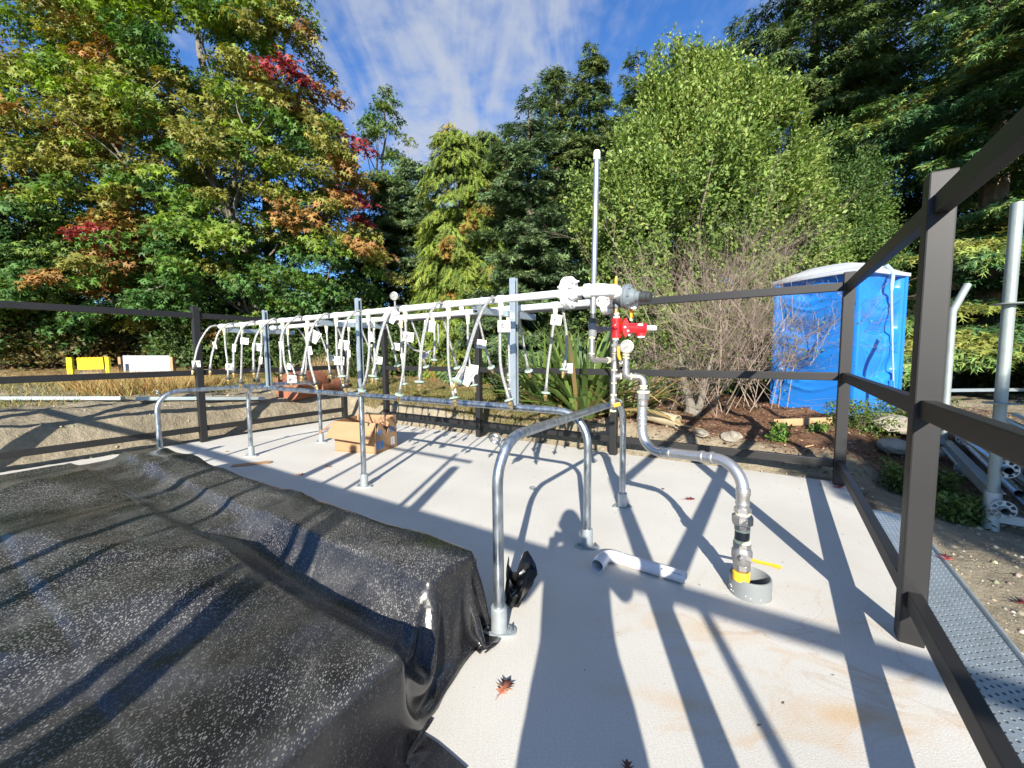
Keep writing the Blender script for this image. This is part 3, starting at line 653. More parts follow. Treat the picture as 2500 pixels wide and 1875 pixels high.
def gauge(c, face, r, t, stem_to=None, dull=False):
    face = nrm(face); m_ = MB(); m_.lathe(c-face*.016, face, [(0, r*.86), (.004, r*.97), (.026, r), (.032, r*1.07), (.038, r*1.05), (.039, r*.94), (.036, r*.92)], 28, cap=False)
    m_.lathe(c-face*.016, face, [(0, .0001), (0.0005, r*.86)], 28, cap=False); g_ = m_.build('gauge', STAIN, t)
    d_ = MB(); d_.lathe(c+face*.0165, face, [(0, r*.93), (.0008, r*.93)], 28); d_.build('dial', DIAL, g_)
    x = nrm(np.cross((0, 0, 1), face)); y = np.cross(face, x); tk = MB()
    for k in range(13):
        g0 = math.radians(-135+k*22.5); u_ = math.sin(g0)*x+math.cos(g0)*y; tk.bar(c+face*.0185+u_*r*.70, c+face*.0185+u_*r*.85, face, .0018, .0006)
    u_ = nrm(-.7*x-.45*y); tk.bar(c+face*.0195-u_*r*.2, c+face*.0195+u_*r*.66, face, .0042, .0008); tk.build('scale_and_needle', PRINT, g_, smooth=False)
    if stem_to is not None:
        s_ = MB(); s_.tube([c+nrm(stem_to-c)*r*.9, stem_to], .009, 10); s_.build('gauge_stem', STAINDULL, g_)
toCam = lambda p: nrm(np.array([0, 0, 1.3])-v3(p))
gp = W(-3.42, BR_, 1.775)
gauge(gp, toCam(gp)+np.array([-.35, 0, -.05]), .036, rack, W(-3.42, BR_, ZP+.02))
m_ = MB(); m_.lathe(W(-3.42, BR_, ZP+.01), (0, 0, 1), [(0, .022), (.05, .022), (.06, .016), (.09, .016)], 14); m_.build('gauge_socket', WHITEP, rack)
m_ = MB(); m_.lathe(W(-2.63, BR_, ZP+.015), (0, 0, 1), [(0, .020), (.035, .020), (.05, .013), (.066, .010)], 14); m_.build('vent_plug', WHITEP, rack)
m_ = MB(); m_.tube(crom([W(-3.35, BR_-.03, 1.53), W(-3.30, -2.1, 1.33), W(-3.15, -2.1, 1.27), W(-2.95, -2.1, 1.30), W(-2.9, -2.13, 1.5)], 8), .0085, 8); m_.build('hose', HOSE, rack)

# flanges with bolts
def flangepair(c, ax, r, t, th=.020):
    ax = nrm(ax); a_ = nrm(np.cross(ax, (0, 0, 1))); b_ = np.cross(ax, a_)
    for s in (-1, 1):
        m_ = MB(); o = c+ax*s*(th*.55); m_.lathe(o-ax*th/2, ax, [(0, r*.35), (0, r*.96), (.003, r), (th-.003, r), (th, r*.96), (th, r*.35)], 32)
        m_.lathe(o+ax*s*th/2-ax*(0 if s > 0 else .028), ax, [(0, r*.52 if s > 0 else r*.38), (.028, r*.38 if s > 0 else r*.52)], 24); fo = m_.build('flange', WHITEP, t)
    for k in range(8):
        g_ = 2*math.pi*(k+.5)/8; p = c+(math.cos(g_)*a_+math.sin(g_)*b_)*r*.76
        bm_ = MB(); bm_.lathe(p-ax*(th+.018), ax, [(0, .0055), (.010, .0055), (.010, .0115), (.019, .0115), (.019, .006), (2*th+.018, .006), (2*th+.018, .0115), (2*th+.029, .0115), (2*th+.029, .0055), (2*th+.045, .0055)], 6); bm_.build('bolt', WHITEP, t, smooth=False)
flangepair(W(-1.445, BF, ZP), E1, .088, rack)
m_ = MB(); m_.tube([W(-1.42, BF, ZP), W(-1.34, BF, ZP)], .0245, 24); m_.build('pipe_spool', WHITEP, rack)
m_ = MB(); m_.tube(fillet([W(-1.345, BF, ZP), W(-1.255, BF, ZP), W(-1.225, BF+.12, ZP)], .05, 8), .034, 24)
m_.lathe(W(-1.35, BF, ZP), E1, [(0, .039), (.028, .039), (.034, .035)], 24); m_.lathe(W(-1.232, BF+.085, ZP), nrm(W(0, 1)-W(0, 0)+.2*E1), [(0, .035), (.006, .039), (.034, .039)], 24); m_.build('elbow', WHITEP, rack)
flangepair(W(-1.41, BR_, ZP-.005), E1, .080, rack)

# ------------------------------------------------------------------ regulator and valve assembly at the right-hand end
asm = thing('valve_assembly', 'regulator and red relief valve with stainless pipe swinging down into the grey floor sleeve', 'valve assembly', W(-1.36, -2.14))
def z4(x, y): return (1350+x*.13562, 650+y*.13562)
def z5(x, y): return (1350+x*.13562, 850+y*.13562)
def z6(x, y): return (1400+x*.3014, 1000+y*.3014)
YR = W(-1.36, -2.14)[1]; YT = W(-1.43, -2.3)[1]
def A4(x, y, Y=None): return at(*z4(x, y), YR if Y is None else Y)
def A5(x, y, Y=None): return at(*z5(x, y), YR if Y is None else Y)
def A6(x, y, Y): return at(*z6(x, y), Y)
def rp(px): return px*.13562/F*YR     # radius in metres from zoomed pixels
def part(name, m_, mat_, **k): return m_.build(name, mat_, asm, **k)
# regulator: grey body, diaphragm disc, spring neck, black cap; axis to the right
rc = A4(1170, 545, YR-.03); rax = nrm(A4(1520, 548, YR-.10)-rc)
m_ = MB(); m_.lathe(rc-rax*.035, rax, [(0, .022), (.01, .034), (.05, .048), (.072, .058)], 28); part('regulator_body', m_, GREYP)
m_ = MB(); m_.lathe(rc+rax*.037, rax, [(0, .05), (.004, .074), (.016, .076), (.019, .076), (.0195, .072), (.0225, .072), (.023, .076), (.038, .075), (.046, .058), (.058, .050), (.075, .040), (.078, .032), (.108, .032)], 36); part('diaphragm_case', m_, GREYP)
a_ = nrm(np.cross(rax, (0, 0, 1))); b_ = np.cross(rax, a_)
for k in range(8):
    g_ = 2*math.pi*k/8; m_ = MB(); m_.lathe(rc+rax*.068+.066*(math.cos(g_)*a_+math.sin(g_)*b_), rax, [(0, .0065), (.016, .0065), (.016, .003), (.022, .003)], 6); part('bolt', m_, GREYP, smooth=False)
m_ = MB(); m_.lathe(rc+rax*.140, rax, [(0, .030), (.002, .034), (.030, .034), (.034, .031), (.040, .031), (.044, .033), (.062, .032), (.066, .026)], 24); part('adjusting_cap', m_, DARKK)
m_ = MB(); m_.box(A4(1140, 700), (1, 0, 0), (0, 1, 0), (0, 0, 1), rp(110), .05, rp(120), .008); part('regulator_outlet', m_, GREYP)
# brass valve with upright orange handle joins the white elbow to the regulator
m_ = MB(); p0 = W(-1.225, BF+.12, ZP); p1 = rc-rax*.03; dd_ = p1-p0; L_ = np.linalg.norm(dd_)
m_.lathe(p0, dd_, [(0, .022), (L_*.2, .022), (L_*.2, .018), (L_*.4, .018), (L_*.42, .025), (L_*.62, .025), (L_*.64, .018), (L_*.8, .018), (L_*.8, .023), (L_, .023)], 8); part('brass_valve', m_, BRASS, smooth=False)
m_ = MB(); hY = YR-.12; m_.bar(A4(1105, 500, hY), A4(1130, 420, hY), (0, 1, 0), .008, .010); m_.build('handle_stem', STAINDULL, asm)
m_ = MB(); m_.tube([A4(1130, 430, hY), A4(1130, 380, hY), A4(1138, 240, hY), A4(1142, 180, hY)], [.0065, .0085, .0085, .006], 10); part('orange_handle', m_, ORANGE)
# red relief valve
def vlathe(x, ys, rs, matl, nm, n=24, Y=None, sharp=35, zf=A4, smooth=True):
    P_ = [zf(x, y, Y) for y in ys]; p0 = P_[0]; m_ = MB(); m_.lathe(p0, (0, 0, -1), [(p0[2]-p[2], rp(r)) for p, r in zip(P_, rs)], n); return part(nm, m_, matl, sharp=sharp, smooth=smooth)
vlathe(1142, [760, 790, 790, 815, 815, 845, 845, 860], [52, 52, 44, 44, 50, 50, 40, 40], BRASS, 'brass_nipple', 8, smooth=False)
vlathe(1144, [842, 868], [50, 50], TAPE, 'sealing_tape'); vlathe(1142, [868, 905], [55, 55], STAINDULL, 'steel_bush')
vlathe(1142, [903, 940], [58, 58], TAPE, 'sealing_tape')
vlathe(1142, [935, 942, 990, 995, 1050, 1120, 1190, 1235, 1240, 1285, 1292], [72, 82, 82, 72, 70, 78, 70, 72, 84, 84, 74], REDP, 'relief_valve_body')
m_ = MB(); m_.lathe(A4(1110, 1090)-np.array([0, .035, 0]), (0, -1, 0), [(0, rp(45)), (.012, rp(42)), (.013, rp(28)), (.018, rp(26))], 20); part('valve_boss', m_, REDP)
m_ = MB(); m_.lathe(A4(1050, 1108), (-1, 0, 0), [(0, .006), (.02, .006), (.02, .011), (.032, .011)], 6); part('bleed_nut', m_, STAIN, smooth=False)
sx0 = A4(1215, 1110); sax = nrm(A4(1660, 1120)-sx0)
m_ = MB(); m_.lathe(sx0, sax, [(0, rp(70)), (rp(40), rp(62))], 24); part('valve_neck', m_, REDP)
m_ = MB(); q0 = A4(1290, 1110)
fl = [(.0, .95), (.5, 1.55), (1.0, .95), (1.25, 0), (1.0, -.95), (.45, -1.5), (0, -.95), (-.25, 0)]
m_.prism([q0+sax*(x_-.5)*rp(85)+np.array([0, -.03, y_*rp(112)]) for x_, y_ in fl], (0, .06, 0)); part('valve_flange', m_, REDP, smooth=False)
for (x_, y_) in ((1375, 975), (1345, 1245), (1270, 1105), (1325, 1170)):
    m_ = MB(); m_.lathe(A4(x_, y_)-np.array([0, .028, 0]), (0, -1, 0), [(0, rp(24)), (.008, rp(24)), (.008, rp(14)), (.015, rp(14))], 6); part('bolt', m_, STAIN, smooth=False)
m_ = MB(); m_.lathe(A4(1340, 1115), sax, [(0, rp(75)), (.004, rp(92)), (rp(180), rp(90)), (rp(186), rp(98)), (rp(310), rp(98)), (rp(325), rp(88)), (rp(326), rp(54))], 28); part('spring_housing', m_, REDP)
m_ = MB(); m_.prism([A4(1530, 1035, YR-.032), A4(1620, 1035, YR-.032), A4(1620, 1070, YR-.036), A4(1530, 1070, YR-.036)], (0, .001, 0)); part('label', m_, TAGW, smooth=False)
m_ = MB(); m_.lathe(A4(1585, 1200), (0, 0, -1), [(0, rp(85)), (rp(50), rp(85)), (rp(50), rp(64)), (rp(88), rp(64))], 24); part('housing_socket', m_, REDP)
m_ = MB(); m_.lathe(A4(1585, 1245), (0, 0, -1), [(0, rp(66)), (rp(40), rp(66))], 24); part('socket_plug', m_, WHITEP)
m_ = MB(); m_.lathe(A4(1665, 1112), sax, [(0, rp(50)), (rp(165), rp(50)), (rp(190), rp(42)), (rp(205), rp(18))], 24); part('test_handle', m_, WPVC)
m_ = MB(); m_.bar(A4(1680, 1138, YR-.034), A4(1850, 1138, YR-.034), (0, 1, 0), .004, .004); part('handle_slot', m_, PRINT, smooth=False)
m_ = MB(); m_.tube([A4(1410, 720), A4(1405, 940)], [.012, .008], 10); part('orange_handle', m_, ORANGE)
m_ = MB(); wq = A4(1440, 690, YR-.04); m_.lathe(wq, nrm(E1*.7-E2), [(0, .015), (.004, .028), (.012, .03), (.014, .012)], 16); m_.tube([A4(1400, 940), A4(1415, 985)], .007, 8); part('white_knob', m_, WHITEP)
# below the red valve: fittings, union, tee, riser, ball valve
vlathe(1128, [1285, 1320], [58, 58], TAPE, 'sealing_tape'); vlathe(1125, [1320, 1345], [60, 60], STAINDULL, 'bush')
vlathe(1122, [1340, 1400, 1400, 1450, 1450, 1470], [50, 50, 86, 86, 62, 62], STAINDULL, 'union_nut', 6, smooth=False)
vlathe(1110, [1470, 1530, 1530, 1545], [52, 52, 58, 58], STAINDULL, 'union_tail'); vlathe(1110, [1560, 1585], [54, 54], TAPE, 'sealing_tape')
vlathe(1108, [90, 96, 130, 345, 380, 384], [52, 56, 50, 50, 58, 52], STAINDULL, 'cross_tee', zf=A5)
vlathe(1105, [372, 400], [55, 55], TAPE, 'sealing_tape', zf=A5); vlathe(1100, [395, 402, 440, 580, 610, 620], [56, 60, 54, 52, 58, 54], STAINDULL, 'branch_tee', zf=A5)
vlathe(1098, [612, 634], [54, 54], TAPE, 'sealing_tape', zf=A5); vlathe(1096, [625, 850], [50, 50], STAINDULL, 'riser_pipe', zf=A5); vlathe(1092, [826, 850], [56, 56], TAPE, 'sealing_tape', zf=A5)
vlathe(1090, [845, 850, 905, 910, 940, 1000, 1040, 1044, 1110, 1112], [52, 64, 64, 56, 66, 66, 56, 62, 62, 50], STAINDULL, 'ball_valve', 8, zf=A5, smooth=False); vlathe(1082, [1105, 1140], [58, 58], TAPE, 'sealing_tape', zf=A5)
m_ = MB(); m_.tube(crom([A5(1140, 920, YR-.04), A5(1200, 930, YR-.06), A5(1235, 965, YR-.07), A5(1225, 1000, YR-.08)], 4), .006, 8); m_.build('handle_stem', STAINDULL, asm)
m_ = MB(); m_.bar(A5(1085, 1035, YR-.09), A5(1210, 1000, YR-.09), (0, 0, 1), .012, .024, .003); part('orange_handle', m_, ORANGE)
# tall vent pipe on the left of the riser
def vt(xs, ys, rs, matl, nm, zf=A4, n=20, smooth=True):
    P_ = [zf(x_, y_, YT) for x_, y_ in zip(xs, ys)]; m_ = MB(); m_.tube(P_, [rp(r)*YT/YR for r in rs], n); return part(nm, m_, matl, smooth=smooth)
m_ = MB(); top_ = at(1457, 385, YT); bot_ = A4(722, 850, YT); m_.tube([top_, bot_], rp(47), 24); part('vent_pipe', m_, STAIN)
m_ = MB(); m_.tube([at(1457.5, 368, YT), at(1457.3, 372, YT), at(1457, 390, YT)], [rp(46), rp(57), rp(57)], 24); part('vent_cap', m_, WHITEP)
vt([722, 722], [835, 950], [46, 52], DKPVC, 'black_coupling'); vt([717, 715, 714], [945, 965, 1045], [76, 76, 74], DKPVC, 'coupling_nut', n=8, smooth=False)
vt([713, 712, 712, 711, 710], [1030, 1040, 1140, 1245, 1265], [74, 78, 72, 78, 72], GREYPVC, 'grey_tee')
m_ = MB(); m_.tube([A4(712, 1145, YT), A4(830, 1140, YR), A4(870, 1137, YR), A4(940, 1133, YR), A4(1050, 1130, YR)], [rp(60), rp(62), rp(55), rp(40), rp(36)], 16); part('tee_branch', m_, GREYP)
vt([706, 705], [1262, 1300], [56, 56], TAPE, 'sealing_tape'); vt([703, 698], [1290, 1585], [52, 52], STAINDULL, 'nipple'); vt([695, 694], [1562, 1585], [56, 56], TAPE, 'sealing_tape')
m_ = MB(); m_.tube(fillet([A5(694, 95, YT), A5(692, 215, YT), A5(800, 216, YT+.03)], .035, 8), rp(54), 20); part('elbow', m_, STAINDULL)
m_ = MB(); m_.tube([A5(790, 216, YT+.03), A5(1000, 218, YR-.01), A5(1110, 218, YR)], rp(49), 20); part('cross_pipe', m_, STAINDULL)
m_ = MB(); m_.tube([A5(772, 216, YT+.025), A5(795, 216, YT+.03)], rp(56), 20); part('sealing_tape', m_, TAPE); m_ = MB(); m_.tube([A5(975, 218, YR-.02), A5(998, 218, YR-.01)], rp(56), 20); part('sealing_tape', m_, TAPE)
# branch to the right with gauge and handle valve, elbow down to the stainless run
m_ = MB(); m_.tube([A5(1100, 505), A5(1200, 505), A5(1235, 505)], [rp(50), rp(56), rp(56)], 20); part('tee_outlet', m_, STAINDULL)
m_ = MB(); m_.tube([A5(1205, 505), A5(1228, 505)], rp(60), 20); part('sealing_tape', m_, TAPE)
YV = YR-.05
m_ = MB(); m_.tube(fillet([A5(1315, 360, YV), A5(1312, 505, YV), A5(1400, 510, YV)], .022, 6), rp(66), 20); part('elbow', m_, STAINDULL)
for ys, rr_, mm, nm in (((400, 372), 68, STAINDULL, 'valve_end'), ((372, 320), 56, STAINDULL, 'valve_neck'), ((335, 240), 64, STAINDULL, 'small_ball_valve'), ((240, 170), 58, STAINDULL, 'valve_end'), ((180, 160), 62, TAPE, 'sealing_tape'), ((160, 130), 58, BRASS, 'brass_bush'), ((130, 105), 60, TAPE, 'sealing_tape')):
    m_ = MB(); m_.tube([A5(1313, ys[0], YV), A5(1316, ys[1], YV)], rp(rr_), 12); part(nm, m_, mm)
gq = A4(1332, 1452, YV); gauge(gq, toCam(gq)+np.array([-.12, 0, 0]), rp(112), asm, A5(1316, 110, YV))
m_ = MB(); m_.tube([A5(1225, 300, YV), A5(1225, 255, YV-.03)], .012, 10); m_.tube(crom([A5(1225, 255, YV-.03), A5(1215, 215, YV-.035), A5(1195, 165, YV-.035)], 4), .007, 8); part('handle_stem', m_, STAINDULL)
m_ = MB(); m_.tube(crom([A5(1210, 205, YV-.035), A5(1185, 140, YV-.035), A5(1178, 50, YV-.035), A4(1178, 1445, YV-.035)], 5), .0095, 10); part('orange_handle', m_, ORANGE)
m_ = MB(); Q = fillet([A5(1380, 510, YV), A5(1640, 520, YV-.02), A5(1632, 680, YV-.03)], .040, 8); m_.tube(Q, rp(60), 20); part('elbow', m_, STAINDULL)
m_ = MB(); m_.tube([A5(1385, 512, YV), A5(1405, 512, YV)], rp(68), 20); part('sealing_tape', m_, TAPE); m_ = MB(); m_.tube([A5(1480, 514, YV), A5(1495, 514, YV)], rp(66), 20); part('sealing_tape', m_, TAPE)
YU = YV-.03
def vt2(x, ys, rs, matl, nm, n=24, smooth=True, Y=YU, zf=A5, f=1.0):
    P_ = [zf(x, y_, Y) for y_ in ys]; m_ = MB(); p0 = P_[0]; m_.lathe(p0, (0, 0, -1), [(p0[2]-p[2], rp(r)*f) for p, r in zip(P_, rs)], n); return part(nm, m_, matl, smooth=smooth)
vt2(1630, [665, 695], [66, 66], TAPE, 'sealing_tape'); vt2(1628, [695, 745], [56, 56], STAINDULL, 'bush'); vt2(1628, [710, 728], [62, 62], TAPE, 'sealing_tape')
vt2(1626, [738, 745, 770], [90, 110, 110], STAINDULL, 'union_top', 6, False); vt2(1625, [768, 805], [107, 107], TAPE, 'sealing_tape')
vt2(1620, [803, 812, 910, 920], [100, 112, 112, 96], STAINDULL, 'union_nut', 6, False); vt2(1614, [918, 960, 1000, 1050, 1060], [92, 86, 92, 86, 80], STAIN, 'press_socket')
# stainless run: S = sump end is nearer to the camera
YS = 1.985
S0 = A5(1608, 1050, YU)
run = [S0, A6(552, 235, YU-.04), A6(600, 338, YU-.07), A6(1200, 412, YS+.14), A6(1368, 445, YS+.01), A6(1376, 640, YS)]
base_run = [S0, A6(553, 325, YU-.03), A6(1385, 420, YS+.02), A6(1374, 650, YS)]
rad = rp(81)
m_ = MB(); m_.tube(fillet(base_run, [.13, .15], 12), rad, 28); part('stainless_pipe', m_, STAIN)
FP = fillet(base_run, [.13, .15], 12)
def ringat(p, dirv, w=.012, k=1.14, nm='press_ring'):
    dv = nrm(dirv); m_ = MB(); m_.lathe(v3(p)-dv*w, dv, [(0, rad*1.0), (w*.3, rad*k), (w, rad*(k+.03)), (w*1.7, rad*k), (2*w, rad*1.0)], 24); part(nm, m_, STAIN)
d0 = FP[0]-FP[1]
for (i0, i1, fr) in ((0, 1, .55), (0, 1, .80), (13, 14, .04), (13, 14, .20), (13, 14, .80), (13, 14, .96), (26, 27, .30), (26, 27, .92)):
    i1 = min(i1, len(FP)-1); p = FP[i0]*(1-fr)+FP[i1]*fr; ringat(p, FP[i1]-FP[i0])
def sv(x, ys, rs, matl, nm, n=24, smooth=True):
    P_ = [A6(x, y_, YS) for y_ in ys]; p0 = P_[0]; k_ = .3014/F*YS; m_ = MB(); m_.lathe(p0, (0, 0, -1), [(p0[2]-p[2], r*k_) for p, r in zip(P_, rs)], n); return part(nm, m_, matl, smooth=smooth)
sv(1374, [640, 665, 680, 700, 720, 735, 760, 770, 795], [52, 54, 58, 52, 52, 50, 56, 50, 52], STAIN, 'press_socket')
sv(1372, [790, 797, 830], [55, 66, 66], STAIN, 'socket_hex', 6, False); sv(1372, [825, 860], [58, 58], TAPE, 'sealing_tape')
sv(1370, [848, 862, 915, 925, 926, 965], [62, 82, 82, 76, 62, 62], STAINDULL, 'union_nut', 8, False)
sv(1368, [955, 980], [58, 58], TAPE, 'sealing_tape'); sv(1368, [970, 1060], [56, 56], DKPVC, 'dark_nipple'); sv(1368, [1048, 1078], [62, 62], TAPE, 'sealing_tape')
sv(1366, [1070, 1076, 1112, 1118], [60, 70, 70, 62], STAINDULL, 'valve_hex', 8, False); sv(1366, [1115, 1140, 1190, 1245], [64, 78, 78, 66], STAINDULL, 'ball_valve')
sv(1364, [1240, 1246, 1285, 1290], [64, 68, 68, 60], STAINDULL, 'valve_hex', 8, False); sv(1362, [1285, 1315], [58, 54], BRASS, 'brass_nipple')
sv(1360, [1305, 1312, 1372, 1378], [60, 66, 66, 58], YTAPE, 'yellow_wrap'); sv(1360, [1375, 1520], [54, 54], DKPVC, 'riser_end')
k_ = .3014/F*YS
m_ = MB(); hp = A6(1362, 1198, YS-.047); m_.lathe(hp, (0, -1, 0), [(-.02, .010), (.004, .010), (.004, .0165), (.012, .0165), (.012, .008), (.018, .008)], 6); part('handle_nut', m_, STAIN, smooth=False)
m_ = MB(); m_.bar(A6(1370, 1185, YS-.052), A6(1470, 1235, YS-.058), (0, -1, .1), .020, .004); part('handle_plate', m_, STAIN, smooth=False)
m_ = MB(); HP = [A6(1440, 1222, YS-.058), A6(1470, 1228, YS-.058), A6(1620, 1262, YS-.062), A6(1680, 1282, YS-.064)]; 
for i in range(3): m_.bar(HP[i], HP[i+1], (0, -.6, 1), .007, (.024, .020, .024)[i], .002)
part('orange_handle', m_, ORANGE)

# floor sleeve (separate thing standing up from the slab)
SP = np.array([1.222, 2.005, 0])
sl_ = thing('floor_sleeve', 'short grey plastic pipe sleeve set in the concrete around the stainless pipe', 'pipe sleeve', SP)
m_ = MB(); m_.lathe(SP, (0, 0, 1), [(.001, .098), (.085, .096), (.094, .094), (.095, .088), (.088, .085), (.003, .085)], 40, cap=False); m_.build('sleeve_wall', GREYPVC, sl_)
m_ = MB(); m_.lathe(SP, (0, 0, 1), [(.003, .0845), (.005, .0845)], 32); m_.build('sleeve_floor', DKPVC, sl_)
m_ = MB(); m_.tube(crom([SP+np.array([-.075, -.02, .10]), SP+np.array([-.03, -.065, .075]), SP+np.array([.0, -.06, .03]), SP+np.array([.01, -.05, .01])], 6), .0018, 6)
o = m_.build('tracer_wire', REDP, sl_)
# pale sealant lumps round the sleeve rim
m_ = MB()
for k in range(26):
    g_ = random.uniform(0, 6.28); r_ = .100; p = SP+np.array([math.cos(g_)*r_*.985, math.sin(g_)*r_*.985, random.uniform(.01, .05)]); m_.lathe(p-np.array([0, 0, .003]), (0, 0, 1), [(0, .001), (.003, random.uniform(.002, .004)), (.007, .001)], 6)
m_.build('glue_lumps', WPVC, sl_)

# ------------------------------------------------------------------ loose things on the slab
# pvc elbow pipe
P0 = np.array([.488, 2.235, .036]); P1 = np.array([.56, 2.345, .036]); P2 = np.array([.925, 2.085, .036])
pv = thing('pvc_pipe', 'white plastic pipe offcut with an elbow lying on the slab', 'pipe', (P1[0], P1[1], 0))
def hollow(P, r, th, n=24):
    m_ = MB(); m_.tube(P, r, n, cap=False); m_.tube(P[::-1], r-th, n, cap=False)
    # rims: stitch outer and inner ends
    k = len(P)
    m_.Fc += [tuple((i, (i+1) % n, 0, 0)) for i in range(0)]
    for pe, dr_ in ((P[0], P[0]-P[1]), (P[-1], P[-1]-P[-2])):
        m_.lathe(v3(pe), dr_, [(0, r), (.0002, r-th)], n, cap=False)
    return m_
dA = nrm(P2-P1)
hollow([P1+dA*.06, P2], .0335, .004).build('straight_pipe', WPVC, pv)
hollow(fillet([P1+dA*.10, P1, P0+nrm(P1-P0)*.02], .05, 8), .0355, .002).build('elbow', WPVC, pv)
dB = nrm(P0-P1); hollow([P0-dB*.045, P0+dB*.025], .040, .0065).build('socket', WPVC, pv)
m_ = MB(); side = nrm(np.cross(dA, (0, 0, 1))); nn_ = nrm(side*.75+np.array([0, 0, .66])); q_ = P2-dA*.12+nn_*.0336
tt = nrm(np.cross(nn_, dA))
def glyph_tri(c, s): m_.prism([c+dA*(-s)+tt*s*-.8*-1, c+dA*s+tt*s*.8, c-tt*s*.9], nn_*.0004)
glyph_tri(q_, .008)
for k in range(10): m_.box(q_+dA*(.022+.009*k), dA, tt, nn_, .0055, .006 if k % 3 else .004, .0006)
m_.build('printed_mark', PRINT, pv, smooth=False)

# cardboard box with print IPLEX and torn side
bx = thing('cardboard_box', 'open torn cardboard box with blue printing standing behind the pipe rack', 'box', (-1.95, 5.25, 0))
bl = np.array([-2.292, 5.146, 0]); bc = np.array([-1.70, 4.972, 0]); br = np.array([-1.565, 5.40, 0]); bt = bl+br-bc
H_ = .40; up3 = np.array([0, 0, 1.])
def panel(pts, name, matl=CARD, th=.006, inner=None):
    pts = [v3(p) for p in pts]; n_ = nrm(np.cross(pts[1]-pts[0], pts[2]-pts[0])); m_ = MB(); m_.prism(pts, -n_*th); return m_.build(name, matl, bx, smooth=False), n_
f_, nf = panel([bl, bc, bc+up3*H_*.98, bl+up3*H_*.98], 'front_panel')
ux = nrm(br-bc)
def tp(s, z): return bc+(br-bc)*s+up3*z
pts_r = [tp(0, 0), tp(1, 0), tp(1, .425), tp(.62, .41), tp(.60, .30), tp(.50, .20), tp(.46, .27), tp(.36, .30), tp(.30, .36), tp(.12, .35), tp(.08, .28), tp(-.0, .24)]
r_o, nr_ = panel(pts_r, 'torn_side_panel')
panel([bt, bl, bl+up3*H_, bt+up3*H_], 'left_panel', CARDIN); panel([br, bt, bt+up3*H_*1.04, br+up3*H_*1.07], 'back_panel', CARD)
panel([bl+up3*.01, bt+up3*.01, br+up3*.01, bc+up3*.01], 'bottom_panel', CARDIN)
fo = -nrm(br-bc)
panel([bl+up3*H_, bl+up3*H_*.98+fo*.0, bl+up3*(H_*.63)+fo*.22+nrm(bl-bc)*.05, bl+up3*(H_*.66)+fo*.10+nrm(bl-bc)*.15], 'side_flap', CARDIN)
panel([bc+up3*H_*.97, bl+up3*H_*.99, bl+up3*(H_*.55)+fo*.17, bc+up3*(H_*.42)+fo*.16], 'front_flap')
panel([tp(.62, .41), tp(.30, .37), tp(.34, .40)-nf*.10, tp(.62, .43)-nf*.12], 'torn_flap', CARDIN)
panel([tp(.45, .39)-nf*.03, tp(.75, .30)-nf*.02, tp(.80, .36)-nf*.10, tp(.52, .42)-nf*.10], 'torn_flap', CARDIN)
def textobj(s, size, origin, xd, yd, nd, matl, parent, name, shear=0.0, ext=.0006):
    cu = bpy.data.curves.new('print', 'FONT'); cu.body = s; cu.size = size; cu.extrude = ext; cu.shear = shear; cu.offset = size*.012
    to = bpy.data.objects.new(name, cu); COL.objects.link(to)
    bpy.context.view_layer.update(); me = bpy.data.meshes.new_from_object(to); bpy.data.objects.remove(to); me.materials.clear(); me.materials.append(matl)
    M_ = Matrix(((xd[0], yd[0], nd[0], origin[0]), (xd[1], yd[1], nd[1], origin[1]), (xd[2], yd[2], nd[2], origin[2]), (0, 0, 0, 1))); me.transform(M_)
    for v in me.vertices: pass
    o = link(name, me, parent); p = parent
    while p.parent: p = p.parent
    if parent.type == 'EMPTY': o.matrix_parent_inverse = Matrix.LocRotScale(parent.location, parent.rotation_euler, None).inverted()
    return o
ud = np.array([0, 0, 1.]); nr2 = nrm(np.cross(ux, ud))
textobj('IPL', .095, tp(.04, .225)+nr2*.0015, ux, ud, nr2, BLUEINK, bx, 'blue_lettering', .2)
textobj('EX', .095, tp(.62, .225)+nr2*.0015, ux, ud, nr2, BLUEINK, bx, 'blue_lettering', .2)
m_ = MB()
for s0 in (.02, .20):
    for j in range(5): m_.prism([tp(s0, .05+j*.02)+nr2*.001, tp(s0+.11, .05+j*.02)+nr2*.001, tp(s0+.13, .06+j*.02)+nr2*.001, tp(s0+.11, .068+j*.02)+nr2*.001, tp(s0, .068+j*.02)+nr2*.001], nr2*.0006)
m_.build('blue_logo', BLUEINK, bx, smooth=False)
m_ = MB(); m_.prism([tp(.70, .05)+nr2*.001, tp(.88, .05)+nr2*.001, tp(.88, .15)+nr2*.001, tp(.70, .15)+nr2*.001], nr2*.0008); m_.build('paper_label', TAGW, bx, smooth=False)
m_ = MB()
for j in range(5): m_.prism([tp(.72, .06+j*.017)+nr2*.002, tp(.78+.06*random.random(), .06+j*.017)+nr2*.002, tp(.80, .066+j*.017)+nr2*.002, tp(.72, .066+j*.017)+nr2*.002], nr2*.0004)
m_.build('label_print', PRINT, bx, smooth=False)
# debris inside the box
m_ = MB()
for k in range(14):
    c = bl*.3+br*.7+(bc-bl)*random.uniform(-.35, .1)+np.array([0, 0, random.uniform(.25, .40)]); dd_ = nrm(rng.normal(size=3)); m_.tube([c, c+dd_*.09, c+dd_*.16+np.array([0, 0, .03])], .003, 5)
m_.build('twiggy_litter', TWIG, bx)

